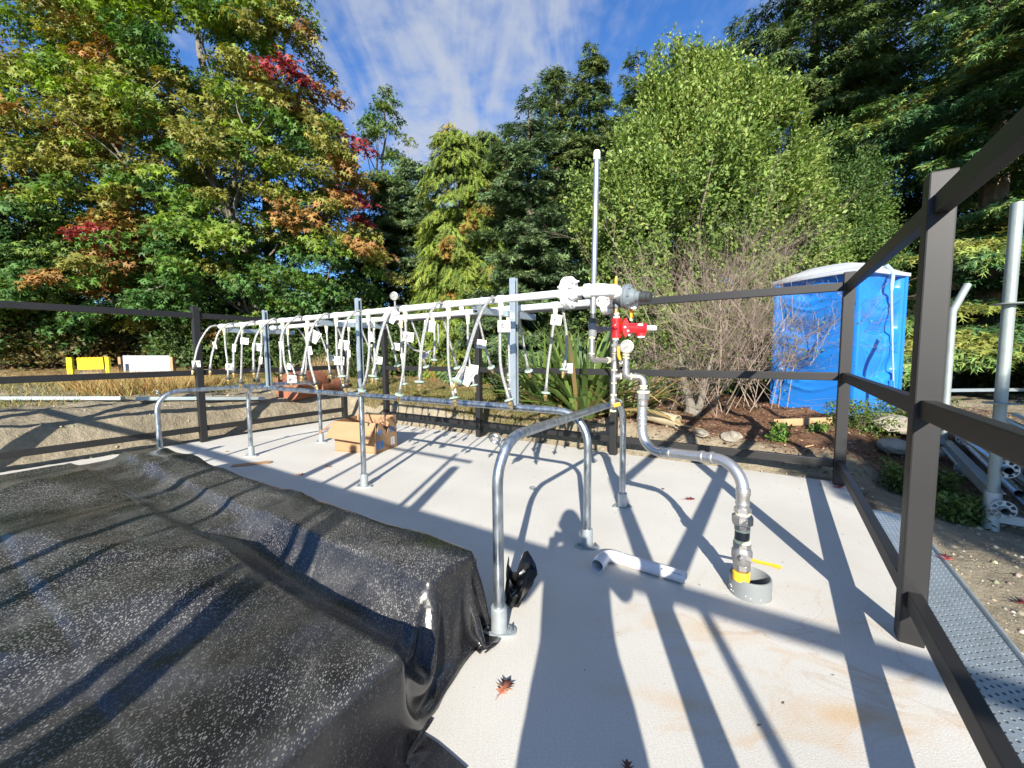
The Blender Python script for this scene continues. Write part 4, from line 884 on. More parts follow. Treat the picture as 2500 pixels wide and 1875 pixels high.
m_ = MB(); cpos = np.array([-2.985, 4.56, .0]); xx = nrm([1, .42, 0]); yy = np.cross((0, 0, 1), xx)
m_.prism([cpos+xx*a_+yy*b_+np.array([0, 0, .002+.02*max(0, a_)]) for a_, b_ in ((-.20, -.06), (.16, -.055), (.19, -.03), (.19, .03), (.16, .055), (-.20, .05))], (0, 0, .006)); o = m_.build('cardboard_scrap', CARD, smooth=False, label='flat scrap of brown cardboard lying beside the black sheeting', cat='cardboard')
m_ = MB(); m_.lathe((-.150, 1.772, 0), (.3, -.75, .45), [(.002, .0), (.004, .021), (.022, .023), (.026, .019)], 20); m_.build('orange_plug', mat('orange_cap', (.9, .28, .05), .5), label='small orange plastic cap beside the near rail foot', cat='plastic cap')

# fallen leaves
oakout = [(0, 0), (.18, .06), (.22, .26), (.30, .10), (.42, .12), (.50, .42), (.56, .14), (.66, .14), (.78, .34), (.80, .12), (1, 0)]
oakpoly = oakout+[(x, -y) for x, y in oakout[-2:0:-1]]
def leaf_obj(p, size, ang, col, label, curl=.35, group=None):
    size *= .8
    c_ = math.cos(ang); s_ = math.sin(ang); V = [(0, 0, 0)]; mm = MB(); P_ = []
    for (x, y) in oakpoly:
        xx_, yy_ = (x-.5)*size, y*size; z = .004+curl*size*((x-.5)**2*.9+abs(y)*.8); P_.append((p[0]+c_*xx_-s_*yy_, p[1]+s_*xx_+c_*yy_, p[2]+z))
    n = len(P_); ctr = (p[0], p[1], p[2]+.004); mm.add([ctr]+P_, [(0, i+1, (i+1) % n+1) for i in range(n)])
    st = v3(P_[0]); mm.tube([st, st-np.array([c_, s_, 0])*size*.28+np.array([0, 0, .004])], .0012, 4)
    # give the leaf its thickness
    o = mm.build('fallen_leaf', col, label=label, cat='leaf', group='fallen oak leaves on the slab'); md = o.modifiers.new('thickness', 'SOLIDIFY'); md.thickness = .0006
    return o
LB = mat('dry_leaf_tan', (.36, .20, .09), .7, 0, 0, 50, .4, 30, col2=(.34, .06, .05)); LR = mat('dry_leaf_red', (.28, .03, .03), .6, 0, 0, 50, .3, 40); LO = mat('dry_leaf_orange', (.50, .17, .06), .7, 0, 0, 50, .3, 40); LD = mat('dry_leaf_dark', (.11, .045, .03), .7, 0, 0, 50, .3, 40)
leaf_obj((-.038, 1.415, 0), .115, 1.1, LB, 'tan and red oak leaf lying on the sunlit slab near the bottom centre')
leaf_obj((.335, 1.118, 0), .06, 1.4, LD, 'dark brown curled leaf in the shadow at the bottom edge of the photo', .9)
leaf_obj((1.490, 3.32, 0), .12, .2, LR, 'dark red leaf on the slab between the floor sleeve and the far fence')
leaf_obj((-2.216, 4.124, 0), .12, .5, LO, 'orange brown leaf near the edge of the black sheeting')
leaf_obj((-2.055, 4.41, 0), .12, 2.6, LB, 'brown leaf on the slab in front of the cardboard box', .5)
leaf_obj((2.985, 3.60, 0), .10, .3, LR, 'bright red leaf against the foot of the far corner post', .5)
leaf_obj((2.93, 3.57, 0), .09, 2.3, LR, 'second red leaf touching the foot of the far corner post', .6)
leaf_obj((-.225, 1.63, 0), .05, .9, LD, 'small dark red dried leaf beside the sheeting near the front rail foot', 1.0)
leaf_obj((-3.70, 5.15, 0), .06, .4, LO, 'small brown leaf near the far left rail leg', .9)
leaf_obj((1.36, 2.98+.6, .0), .05, 1.2, LD, 'tiny dark leaf under the horizontal stainless pipe', .6)
# gravel crumbs on the slab
V = []; idx = []
def clods(name, pts, sizes, cols, matl, kind='stuff', parent=None, flat=.7, label=None, cat=None):
    n = len(pts); base = np.array([(1, 0, 0), (-1, 0, 0), (0, 1, 0), (0, -1, 0), (0, 0, 1), (0, 0, -1)], float)
    tri = np.array([(0, 2, 4), (2, 1, 4), (1, 3, 4), (3, 0, 4), (2, 0, 5), (1, 2, 5), (3, 1, 5), (0, 3, 5)])
    ang = rng.random(n)*6.28; Rm = np.zeros((n, 3, 3)); Rm[:, 0, 0] = np.cos(ang); Rm[:, 0, 1] = -np.sin(ang); Rm[:, 1, 0] = np.sin(ang); Rm[:, 1, 1] = np.cos(ang); Rm[:, 2, 2] = 1
    v = base[None]*(1+.7*(rng.random((n, 6, 1))-.5))*np.array([1, .8, flat])[None, None]+.25*(rng.random((n, 6, 3))-.5)
    v = np.einsum('nij,nkj->nki', Rm, v)*sizes[:, None, None]+pts[:, None, :]
    f = tri[None]+6*np.arange(n)[:, None, None]
    me = fastmesh(name, v.reshape(-1, 3), f.ravel(), np.full(n*8, 3), matl, np.repeat(cols, 6, 0))
    return link(name, me, parent, label, cat, kind=kind)
nn = 260; aa = rng.uniform(-5, .1, nn); bb = rng.uniform(-4.6, 0, nn); P_ = np.array([W(a, b, .0015) for a, b in zip(aa, bb)]); S_ = rng.uniform(.0012, .0035, nn)
kp = [~((p[0] < -.2) & (ab(p[0], p[1])[1] < -3.1)) for p in P_]
clods('grit', P_, S_, np.tile([.12, .11, .10], (nn, 1)), CLOD)

# ------------------------------------------------------------------ black sheeting over the stacked pile
def ridged(x, y, s, o=3, seed=0):
    r = 0; a = .5
    for k in range(o): r = r+a*(1-np.abs(vnoise(x, y, s*2**k, seed+k)*2-1)); a *= .5
    return r
def build_tarp():
    """the sheet is draped by a small position-based cloth relaxation over the boxes of the pile"""
    # pile boxes: (a0, a1, b0, b1, top)
    boxes = [(-5.40, -1.36, -6.6, -3.92, .355), (-5.42, -1.545, -3.64, -3.34, .375), (-5.40, -2.95, -4.1, -3.5, .325)]
    def lump(a, b):
        tri = lambda x: 2*np.abs(x-np.floor(x+.5))
        L_ = .020*fbm(a, b, .8, 2, 50)+.008*fbm(a, b, 2.4, 2, 51)+.018*np.maximum(0, tri(a*.9+b*.55+.22*fbm(a, b, .8, 2, 53))-.55)/.45+.012*np.maximum(0, tri(a*.6-b*1.3+.3*fbm(a, b, .7, 2, 54))-.6)/.4
        for (ca, cb, r, h) in ((-2.35, -4.18, .20, .045), (-2.9, -4.22, .22, .04), (-4.6, -3.5, .22, .05), (-2.55, -3.97, .12, .035), (-3.6, -4.3, .25, .04), (-4.6, -4.35, .3, .05), (-1.62, -3.5, .10, .03), (-1.75, -4.05, .10, .03)):
            L_ = L_+.75*h*np.exp(-((a-ca)**2+(b-cb)**2)/r**2)
        return L_-.045*np.exp(-((a+1.95)**2+(b+4.38)**2)/.26**2)
    def collide(X):
        fr = np.zeros(X.shape[:2], bool); lp = lump(X[..., 0], X[..., 1])
        for (a0, a1, b0, b1, top) in boxes:
            r = .022; cx_, cy_ = (a0+a1)/2, (b0+b1)/2; hx, hy = (a1-a0)/2-r, (b1-b0)/2-r
            tz = top+lp; dx = X[..., 0]-cx_; dy = X[..., 1]-cy_; dz = X[..., 2]
            qx = np.abs(dx)-hx; qy = np.abs(dy)-hy; qz = dz-(tz-r)
            inside = (qx < 0) & (qy < 0) & (qz < 0)
            ox = np.maximum(qx, 0); oy = np.maximum(qy, 0); oz = np.maximum(qz, 0); d_ = np.sqrt(ox*ox+oy*oy+oz*oz)
            hit_ = (~inside) & (d_ < r) & (d_ > 1e-9); k = np.where(hit_, (r-d_)/np.maximum(d_, 1e-9), 0)
            X[..., 0] += np.sign(dx)*ox*k; X[..., 1] += np.sign(dy)*oy*k; X[..., 2] += oz*k
            m = np.maximum(np.maximum(qx, qy), qz); ix = inside & (m == qx); iy = inside & (m == qy) & ~ix; iz = inside & ~ix & ~iy
            X[..., 0] += np.where(ix, np.sign(dx)*(r-qx), 0); X[..., 1] += np.where(iy, np.sign(dy)*(r-qy), 0); X[..., 2] += np.where(iz, r-qz, 0)
            fr |= hit_ | inside
        fl_ = X[..., 2] < .007; X[..., 2] = np.where(fl_, .007, X[..., 2]); return fr | fl_
    h0 = .034; ga = np.arange(-5.92, -.88, h0); gb = np.arange(-5.0, -2.92, h0)
    A_, B_ = np.meshgrid(ga, gb, indexing='ij')
    # uneven hem: shorter near the rail foot, longer further towards the viewer
    X = np.stack([A_, B_, .47+.012*rng.normal(size=A_.shape)], -1); restf = 1.022
    def hem_mask(ua, ub):
        hA = -1.30+.315*sm(-ub, 3.74, 3.86); hB = -3.075
        return ((ua < hA) & (ub < hB) & (np.maximum(0, ua+1.565)**2+np.maximum(0, ub+3.38)**2 < .27**2)| ((ub < -3.8) & (ua < hA))).astype(float)[..., None]
    def relax(X, h, steps, inner, bend, g, K, rl):
        V = np.zeros_like(X); ra = h; dg = h*math.sqrt(2)
        def con(X, sa, sb, L_, k, comp=False):
            P = X[sa]; Q = X[sb]; D = Q-P; k = k*K[sa]*K[sb]; L_ = L_*(rl[sa]+rl[sb])*.5; l = np.sqrt((D*D).sum(-1, keepdims=True))+1e-9; c = (l-L_)/l*.5*k
            if comp: c = np.minimum(c, 0)
            X[sa] += D*c; X[sb] -= D*c
        pin = X[:, 0].copy()
        S_ = slice
        pairs = []
        for o in (0, 1):
            n = (X.shape[0]-o)//2; pairs.append((np.s_[o:o+2*n-1:2, :], np.s_[o+1:o+2*n:2, :], ra, 1.0, False))
            n = (X.shape[1]-o)//2; pairs.append((np.s_[:, o:o+2*n-1:2], np.s_[:, o+1:o+2*n:2], ra, 1.0, False))
        for o in (0, 1):
            n = (X.shape[0]-o)//2; pairs.append((np.s_[o:o+2*n-1:2, :-1], np.s_[o+1:o+2*n:2, 1:], dg, .35, False)); pairs.append((np.s_[o:o+2*n-1:2, 1:], np.s_[o+1:o+2*n:2, :-1], dg, .35, False))
        for o in (0, 1, 2, 3):
            pairs.append((o, 'a', 2*h, bend, True)); pairs.append((o, 'b', 2*h, bend, True))
        for st in range(steps):
            X0 = X.copy(); V[..., 2] -= g; X = X+V
            for it in range(inner):
                for sa, sb, L_, k, comp in pairs:
                    if isinstance(sb, str):
                        nmax = X.shape[0] if sb == 'a' else X.shape[1]; i_ = np.arange(sa, nmax-2, 4)
                        if len(i_) == 0: continue
                        if sb == 'a': P = X[i_]; Q = X[i_+2]; k2 = k*K[i_]*K[i_+2]
                        else: P = X[:, i_]; Q = X[:, i_+2]; k2 = k*K[:, i_]*K[:, i_+2]
                        D = Q-P; l = np.sqrt((D*D).sum(-1, keepdims=True))+1e-9; c = np.minimum((l-L_)/l*.5*k2, 0)
                        if sb == 'a': X[i_] += D*c; X[i_+2] -= D*c
                        else: X[:, i_] += D*c; X[:, i_+2] -= D*c
                    else: con(X, sa, sb, L_, k, comp)
                fr = collide(X)
                X[:, 0, 2] = np.maximum(X[:, 0, 2], .3); X[:, 0, 1] = pin[:, 1]
            V = (X-X0)*.90; V[fr] *= .6
            sp_ = np.linalg.norm(V, axis=-1, keepdims=True); V *= np.minimum(1, .02/np.maximum(sp_, 1e-9))
        return X
    rlf = lambda ua, ub: (1.004+.040*fbm(ua, ub, 2.2, 3, 93)+.030*np.maximum(0, fbm(ua*1.0, ub, 3.5, 2, 94)))[..., None]
    X = relax(X, h0*restf, 120, 4, .08, .0010, hem_mask(A_, B_), rlf(A_, B_))
    n, m = X.shape[:2]                                     # refine to half the spacing
    Y = np.zeros((2*n-1, 2*m-1, 3)); Y[::2, ::2] = X; Y[1::2, ::2] = (X[1:]+X[:-1])/2; Y[:, 1::2] = (Y[:, 2::2]+Y[:, :-2:2])/2
    Y[..., 2] += .002*rng.normal(size=Y.shape[:2])
    ia, ib = np.meshgrid(np.arange(2*n-1), np.arange(2*m-1), indexing='ij'); ua = -5.92+ia*h0/2; ub = -5.0+ib*h0/2
    X = relax(Y, h0*restf/2, 60, 5, .05, .0007, hem_mask(ua, ub), rlf(ua, ub))
    n, m = X.shape[:2]
    for c0, dp_ in ((-4.50, .006), (-4.02, .003)): X[..., 2] -= dp_*np.exp(-((ub-c0)/.012)**2)-.4*dp_*np.exp(-((ub-c0-.03)/.018)**2)
    for c0, dp_ in ((-3.45, .004), (-2.1, .003)): X[..., 2] -= dp_*np.exp(-((ua-c0)/.012)**2)-.4*dp_*np.exp(-((ua-c0-.03)/.018)**2)
    keepv = hem_mask(ua, ub)[..., 0] > .5
    i = np.arange(n*m).reshape(n, m); qf = np.stack([i[:-1, :-1], i[1:, :-1], i[1:, 1:], i[:-1, 1:]], -1).reshape(-1, 4); qf = qf[keepv.reshape(-1)[qf].all(1)]
    Pw = CO+X[..., :1]*E1+X[..., 1:2]*E2; Pw = np.concatenate([Pw[..., :2], X[..., 2:]], -1).reshape(-1, 3)
    dxa = np.gradient(X, axis=0); dxb = np.gradient(X, axis=1); nn_ = np.cross(dxa, dxb); nz_ = np.abs(nn_[..., 2])/(np.linalg.norm(nn_, axis=-1)+1e-9)
    flat = sm(nz_, .35, .8)*sm(X[..., 2], .12, .28)*.88+.12
    used = np.unique(qf); rm = -np.ones(n*m, int); rm[used] = np.arange(len(used)); qf = rm[qf]
    me = fastmesh('black_sheeting', Pw[used], qf.ravel(), np.full(len(qf), 4), TARP, None, True)
    fa = me.attributes.new('flat', 'FLOAT', 'POINT'); fa.data.foreach_set('value', flat.reshape(-1)[used].astype(np.float32))
    return link('black_sheeting', me, None, 'black plastic sheeting with dried muddy drops draped over a low stack of goods', 'plastic sheet')
_t0 = __import__('time').time(); build_tarp(); print('tarp', __import__('time').time()-_t0)
# gathered tail of the sheet that sticks out behind the near rail foot
m_ = MB(); c0 = np.array([-.005, 1.90, .012]); V = []; nu, nv = 15, 22
for i in range(nu):
    for j in range(nv):
        g_ = j/(nv-1)*2*math.pi*.96; s = i/(nu-1); rr = .045+.055*s+.010*math.sin(g_*6+s*5)+.008*math.sin(g_*11)*s; hgt = .01+.15*s+.016*math.sin(g_*4+2)*s
        V.append(c0+np.array([rr*math.cos(g_)*.75+.05*s, rr*math.sin(g_)*.9+.05*s, hgt-.05*s*math.cos(g_*3)]))
m_.add(V, [(i*nv+j, i*nv+j+1, (i+1)*nv+j+1, (i+1)*nv+j) for i in range(nu-1) for j in range(nv-1)])
TARPC = mat('clean_black_polythene', (.012, .012, .013), .22, 0, .25, 18, 0)
m_.build('sheeting_tail', TARPC, label='crumpled tuft of black sheeting poking out behind the near rail foot', cat='plastic sheet')

# ------------------------------------------------------------------ the photographer, standing behind the viewpoint
def person():
    t = thing('person', 'person in dark jacket and trousers holding a phone up, standing behind the viewpoint', 'person', (-.02, -.34, 0))
    bm = bmesh.new(); sk = bm.verts.layers.skin.verify(); J = {}
    def v(n, p, r):
        w_ = bm.verts.new((p[0], p[1], p[2])); w_[sk].radius = (r, r) if not hasattr(r, '__len__') else r; J[n] = w_
    y0 = -.36; x0 = .0
    v('pel', (x0, y0-.05, .84), (.19, .14)); v('wa', (x0, y0-.03, .98), (.18, .13)); v('ch', (x0, y0+.02, 1.16), (.19, .14)); v('ne', (x0, y0+.07, 1.29), .062); v('hd0', (x0, y0+.09, 1.33), .058)
    for s, n in ((-1, 'l'), (1, 'r')):
        v('sh'+n, (x0+s*.17, y0+.03, 1.225), .066); v('el'+n, (x0+s*.29, y0+.10, 1.03), .058); v('wr'+n, (x0+s*.11, y0+.27, 1.16), .034)
        v('hi'+n, (x0+s*.10, y0-.05, .78), .125); v('kn'+n, (x0+s*.12, y0+.06, .46), .088); v('an'+n, (x0+s*.13, y0-.03, .11), .052); v('to'+n, (x0+s*.145, y0+.10, .045), .045)
    E = [('pel', 'wa'), ('wa', 'ch'), ('ch', 'ne'), ('ne', 'hd0')]
    for n in 'lr': E += [('ch', 'sh'+n), ('sh'+n, 'el'+n), ('el'+n, 'wr'+n), ('pel', 'hi'+n), ('hi'+n, 'kn'+n), ('kn'+n, 'an'+n), ('an'+n, 'to'+n)]
    for a, b in E: bm.edges.new((J[a], J[b]))
    J['pel'][sk].use_root = True
    me = bpy.data.meshes.new('body'); bm.to_mesh(me); bm.free()
    for m__ in (JACKET, TROUSER, BOOT): me.materials.append(m__)
    o = link('body', me, t); o.matrix_parent_inverse = Matrix.Translation(t.location).inverted()
    md = o.modifiers.new('skin', 'SKIN'); md.use_smooth_shade = True; o.modifiers.new('sub', 'SUBSURF').levels = 2
    dg = bpy.context.evaluated_depsgraph_get(); me2 = bpy.data.meshes.new_from_object(o.evaluated_get(dg)); o.modifiers.clear(); o.data = me2
    me2.materials.clear()
    for m__ in (JACKET, TROUSER, BOOT): me2.materials.append(m__)
    for f in me2.polygons:
        z = f.center.z; f.use_smooth = True; f.material_index = 2 if z < .12 else (1 if z < .84 else 0)
    # head: skull shape with nose, brow, chin and ears in one mesh
    hb = bmesh.new(); bmesh.ops.create_icosphere(hb, subdivisions=4, radius=1)
    hc = np.array([x0, y0+.13, 1.415])
    for w_ in hb.verts:
        x, y, z = w_.co; X = x*.077; Y = y*.098; Z = z*.118
        if z < 0: X *= 1-.28*z*z; Y = Y*(1-.12*z*z)+.012*(-z) if y > 0 else Y*(1-.25*z*z)
        Y += .026*math.exp(-((x/.16)**2+((z+.12)/.20)**2))*(y > 0)-.008*math.exp(-(((abs(x)-.36)/.16)**2+((z-.05)/.1)**2))*(y > 0)
        Y += .006*math.exp(-((x/.28)**2+((z+.48)/.06)**2))*(y > 0)
        X += math.copysign(.018*math.exp(-(((abs(x)-1)/.12)**2+((z+.02)/.26)**2+((y+.05)/.14)**2)), x)
        c_, s_ = math.cos(-.35), math.sin(-.35); w_.co = (hc[0]+X, hc[1]+c_*Y-s_*Z, hc[2]+s_*Y+c_*Z)
    hm = bpy.data.meshes.new('head'); hb.to_mesh(hm); hm.materials.append(SKIN); hm.materials.append(HAIR)
    for f in hm.polygons: f.use_smooth = True; f.material_index = 1 if (f.center.z > hc[2]+.045 or (f.center.y < hc[1]-.02 and f.center.z > hc[2]-.06)) else 0
    hb.free(); o = link('head', hm, t); o.matrix_parent_inverse = Matrix.Translation(t.location).inverted()
    for s in (-1, 1):
        hp = MB(); wr = np.array([x0+s*.11, y0+.27, 1.16]); pc = np.array([s*.085, -.055, 1.235]); hp.tube(crom([wr, (wr+pc)/2+np.array([0, -.005, 0]), pc], 4), [.026]*3+[.030]*3+[.036]*2+[.030], 12)
        hd = hp.build('hand', SKIN, t)
        for k in range(4):
            fp = MB(); b0 = pc+np.array([0, .004, .026-.018*k]); L_ = (.8, .95, 1, .85)[k]
            fp.tube(crom([b0, b0+np.array([-s*.012, .026, .004])*L_, b0+np.array([-s*.030*L_, .030, .004])], 4), [.009, .009, .009, .0085, .0085, .008, .008, .007, .006], 8); fp.build('finger', SKIN, hd)
        fp = MB(); fp.tube(crom([pc+np.array([0, -.01, -.01]), pc+np.array([-s*.022, -.020, .012]), pc+np.array([-s*.040, -.014, .026])], 4), [.012, .012, .0115, .011, .011, .010, .010, .009, .007], 8); fp.build('thumb', SKIN, hd)
    ph = MB(); ph.box((0, -.022, 1.225), (1, 0, 0), (0, 1, 0), (0, 0, 1), .155, .009, .074, .003); ph.build('phone', GLASS, label='dark phone held sideways in both hands behind the viewpoint', cat='phone')
person()

# ------------------------------------------------------------------ portable toilet
YP_ = 5.75
pc0 = np.array([4.72, 5.62]); 
def portaloo():
    g0 = gz(4.9, 6.2)+.0; base = max(g0, .2); zb = base-.04
    uR = nrm([1.0, .42, 0]); uL = np.array([-uR[1], uR[0], 0])
    Cn = np.array([4.70, 5.55, zb]); Wd = 1.12; Ht = 2.02
    t = thing('portable_toilet', 'blue portable toilet with a white domed roof beyond the corner of the fence', 'portable toilet', Cn+(uR+uL)*Wd/2)
    def wall(o, u, n_, name, door=False, Wd=Wd):
        nx, nz = 46, 90; V = []
        for j in range(nz+1):
            for i in range(nx+1):
                s = i/nx; z = j/nz; dpt = 0
                edge = min(s, 1-s)
                # moulded wavy bands
                for zc in (.30, .60, .89):
                    c_ = zc-.035*math.cos((s-.5)*6.28)
                    dpt += -.075*(sm(z, c_-.020, c_+.006)*(1-sm(z, c_+.02, c_+.17)))*sm(edge, .06, .12)
                    c2 = c_-.085; dpt += .022*math.exp(-((z-c2)/.010)**2)*sm(edge, .08, .14)
                dpt += .02*(1-sm(edge, .02, .05))
                if door: 
                    xs = .62+.03*math.sin(z*9.5)*0+(.02 if .55 < z < .70 or z > .9 else 0); dpt += -.040*math.exp(-((s-xs)/.016)**2)
                V.append(o+u*Wd*s+np.array([0, 0, Ht*z])+n_*float(dpt))
        m_ = MB(); m_.add(V, [(j*(nx+1)+i, j*(nx+1)+i+1, (j+1)*(nx+1)+i+1, (j+1)*(nx+1)+i) for j in range(nz) for i in range(nx)])
        return m_.build(name, BLUEPL, t, sharp=60)
    wall(Cn, uR, -uL, 'ribbed_wall', True); wall(Cn+uL*Wd, -uL, -uR, 'ribbed_wall'); wall(Cn+uR*Wd, uL, uR, 'ribbed_wall'); wall(Cn+uR*Wd+uL*Wd, -uR, uL, 'ribbed_wall')
    for a, b in ((0, 0), (1, 0), (0, 1), (1, 1)):
        m_ = MB(); m_.box(Cn+uR*Wd*a+uL*Wd*b+np.array([0, 0, Ht/2]), uR, uL, (0, 0, 1), .07, .07, Ht, .02); m_.build('corner_post', BLUEPL, t)
    ctr = Cn+(uR+uL)*Wd/2
    m_ = MB(); m_.box(ctr+np.array([0, 0, .05]), uR, uL, (0, 0, 1), Wd+.08, Wd+.08, .10, .02); m_.build('skid_base', BLUEPL, t)
    n = 28; V = []
    for j in range(n+1):
        for i in range(n+1):
            s, r = i/n*2-1, j/n*2-1; e = max(abs(s), abs(r)); z = .16*(1-abs(s)**3.2)*(1-abs(r)**3.2)+.014*(abs(math.sin(s*6*math.pi/2))**6)*(e < .85)
            V.append(ctr+uR*s*(Wd/2+.05)+uL*r*(Wd/2+.05)+np.array([0, 0, Ht+.045+z]))
    m_ = MB(); m_.add(V, [(j*(n+1)+i, j*(n+1)+i+1, (j+1)*(n+1)+i+1, (j+1)*(n+1)+i) for j in range(n) for i in range(n)])
    m_.build('roof', WHITEPL, t, sharp=60)
    m_ = MB(); m_.box(ctr+np.array([0, 0, Ht+.02]), uR, uL, (0, 0, 1), Wd+.10, Wd+.10, .055, .012); m_.build('roof_rim', WHITEPL, t)
    # pale vent hose running down the front face
    P = [Cn+uR*.58-uL*.02+np.array([0, 0, Ht+.12]), Cn+uR*.66-uL*.06+np.array([0, 0, Ht+.0]), Cn+uR*.68-uL*.05+np.array([0, 0, Ht-.25]), Cn+uR*.80-uL*.04+np.array([0, 0, 1.1]), Cn+uR*.92-uL*.04+np.array([0, 0, .35])]
    m_ = MB(); m_.tube(crom(P, 8), [.026]*8+[.024]*8+[.016]*8+[.011]*9, 10); m_.build('strap_hose', mat('pale_blue_hose', (.30, .42, .62), .5), t)
    m_ = MB()
    for k in range(2): m_.box(Cn+uR*(.84+.06*k)-uL*.035+np.array([0, 0, .35+.1*k]), uR, uL, (0, 0, 1), .03, .03, .34+.1*k, .006)
    m_.build('door_latch', BLUEPL, t)
portaloo()

# ------------------------------------------------------------------ scaffold stillage with tubes, right
def stillage():
    zb = -.07; A = np.array([3.43, 2.82, zb]); B = np.array([4.86, 4.50, zb]); dx = nrm(B-A); t = thing('scaffold_stillage', 'galvanised scaffold rack holding a pile of scaffold tubes at the right edge', 'scaffold rack', A)
    lat = np.array([dx[1], -dx[0], 0])
    LIGHTG = mat('weathered_galvanised', (.30, .345, .325), .5, .4, .1, 80, .15, 6)
    def up_(p, top, bend, nm, r=.030):
        P = [p+np.array([0, 0, .03]), p+np.array([0, 0, top-.22]), p+np.array([0, 0, top])+bend] if np.linalg.norm(bend) > 0 else [p+np.array([0, 0, .03]), p+np.array([0, 0, top])]
        P = fillet(P, .12, 8) if len(P) == 3 else P
        m_ = MB(); m_.tube(P, r, 18, cap=False); m_.tube(P[::-1], r-.004, 18, cap=False); return m_.build(nm, LIGHTG, t)
    up_(A, 2.3, np.zeros(3), 'upright', .033); up_(B, 1.95, dx*.05+np.array([.13, -.02, .07]), 'upright', .034)
    for z in (.93, 1.62):
        m_ = MB(); m_.lathe(A+np.array([0, 0, z]), (0, 0, 1), [(0, .034), (0, .085), (.008, .088), (.012, .034)], 20); m_.build('rosette_disc', LIGHTG, t)
    m_ = MB(); m_.lathe(A+np.array([0, 0, .66]), (0, 0, 1), [(0, .0345), (.13, .0345)], 18, cap=False); m_.build('orange_band', mat('orange_tape', (.85, .22, .04), .6, col2=(.80, .35, .2), vscale=30), t)
    # base angle frame and socket feet
    for p in (A, B):
        m_ = MB(); m_.lathe(p, (0, 0, 1), [(.0, .045), (.30, .045), (.30, .034)], 18); m_.build('socket', STRUT, t)
    m_ = MB(); m_.bar(A+np.array([0, 0, .26]), B+np.array([0, 0, .26]), (0, 0, 1), .012, .075); m_.bar(A+np.array([0, 0, .295])+lat*.03, B+np.array([0, 0, .295])+lat*.03, (0, 0, 1), .06, .008); m_.build('side_rail', STRUT, t, smooth=False)
    m_ = MB(); m_.bar(A+lat*.0+np.array([0, 0, .12]), A+lat*1.1+np.array([0, 0, .12]), (0, 0, 1), .06, .06); m_.build('cross_bearer', STRUT, t, smooth=False); m_ = MB(); m_.bar(B+np.array([0, 0, .12]), B+lat*1.1+np.array([0, 0, .12]), (0, 0, 1), .06, .06); m_.build('cross_bearer', STRUT, t, smooth=False)
    for k in range(20):
        row = k//5; c = k % 5; off = .045+.13*c+.05*(row % 2)+random.uniform(-.012, .012); z = .20+.135*row; tw = random.uniform(-.07, .07)
        p = A+lat*off+np.array([0, 0, z])-dx*random.uniform(-.05, .16); q = A+lat*(off+tw)+dx*(2.35+random.uniform(-.2, .2))+np.array([0, 0, z+random.uniform(-.02, .03)])
        st = thing('scaffold_tube', 'galvanised scaffold tube in the %s layer of the pile, %s from the near upright' % (['lowest', 'second', 'third', 'top'][row], ['nearest', 'second', 'third', 'fourth', 'farthest'][c]), 'scaffold tube', p, group='scaffold tubes piled in the rack'); st.parent = None
        m_ = MB(); m_.tube([p, q], .024, 14, cap=False); m_.tube([q, p], .0205, 14, cap=False); m_.build('tube', GALV if k % 3 else LIGHTG, st)
        if k % 2 == 0:
            for fr in (.02, .5):
                c_ = p+(q-p)*fr; m_ = MB(); ax = nrm(q-p); a_ = nrm(np.cross(ax, (0, 0, 1))); b_ = np.cross(ax, a_)
                ring = []
                m_.lathe(c_-ax*.004, ax, [(0, .026), (0, .036), (.008, .036), (.008, .026)], 20, cap=False)
                for j in range(8):
                    g_ = j*math.pi/4; e = math.cos(g_)*a_+math.sin(g_)*b_; m_.bar(c_+e*.034, c_+e*.058, ax, .010 if j % 2 else .018, .008)
                m_.tube([c_+.060*(math.cos(g_)*a_+math.sin(g_)*b_) for g_ in np.linspace(0, 2*math.pi, 25)], .005, 6, cap=False); m_.build('rosette', STRUT, st)
stillage()
m_ = MB(); m_.bar((7.0, 6.5, gz(7.0, 6.5)+.22), (10.5, 6.9, gz(10, 6.9)+.22), (0, 0, 1), .04, .05); m_.build('pale_rail', STRUT, label='pale horizontal rail low behind the scaffold rack', cat='rail')

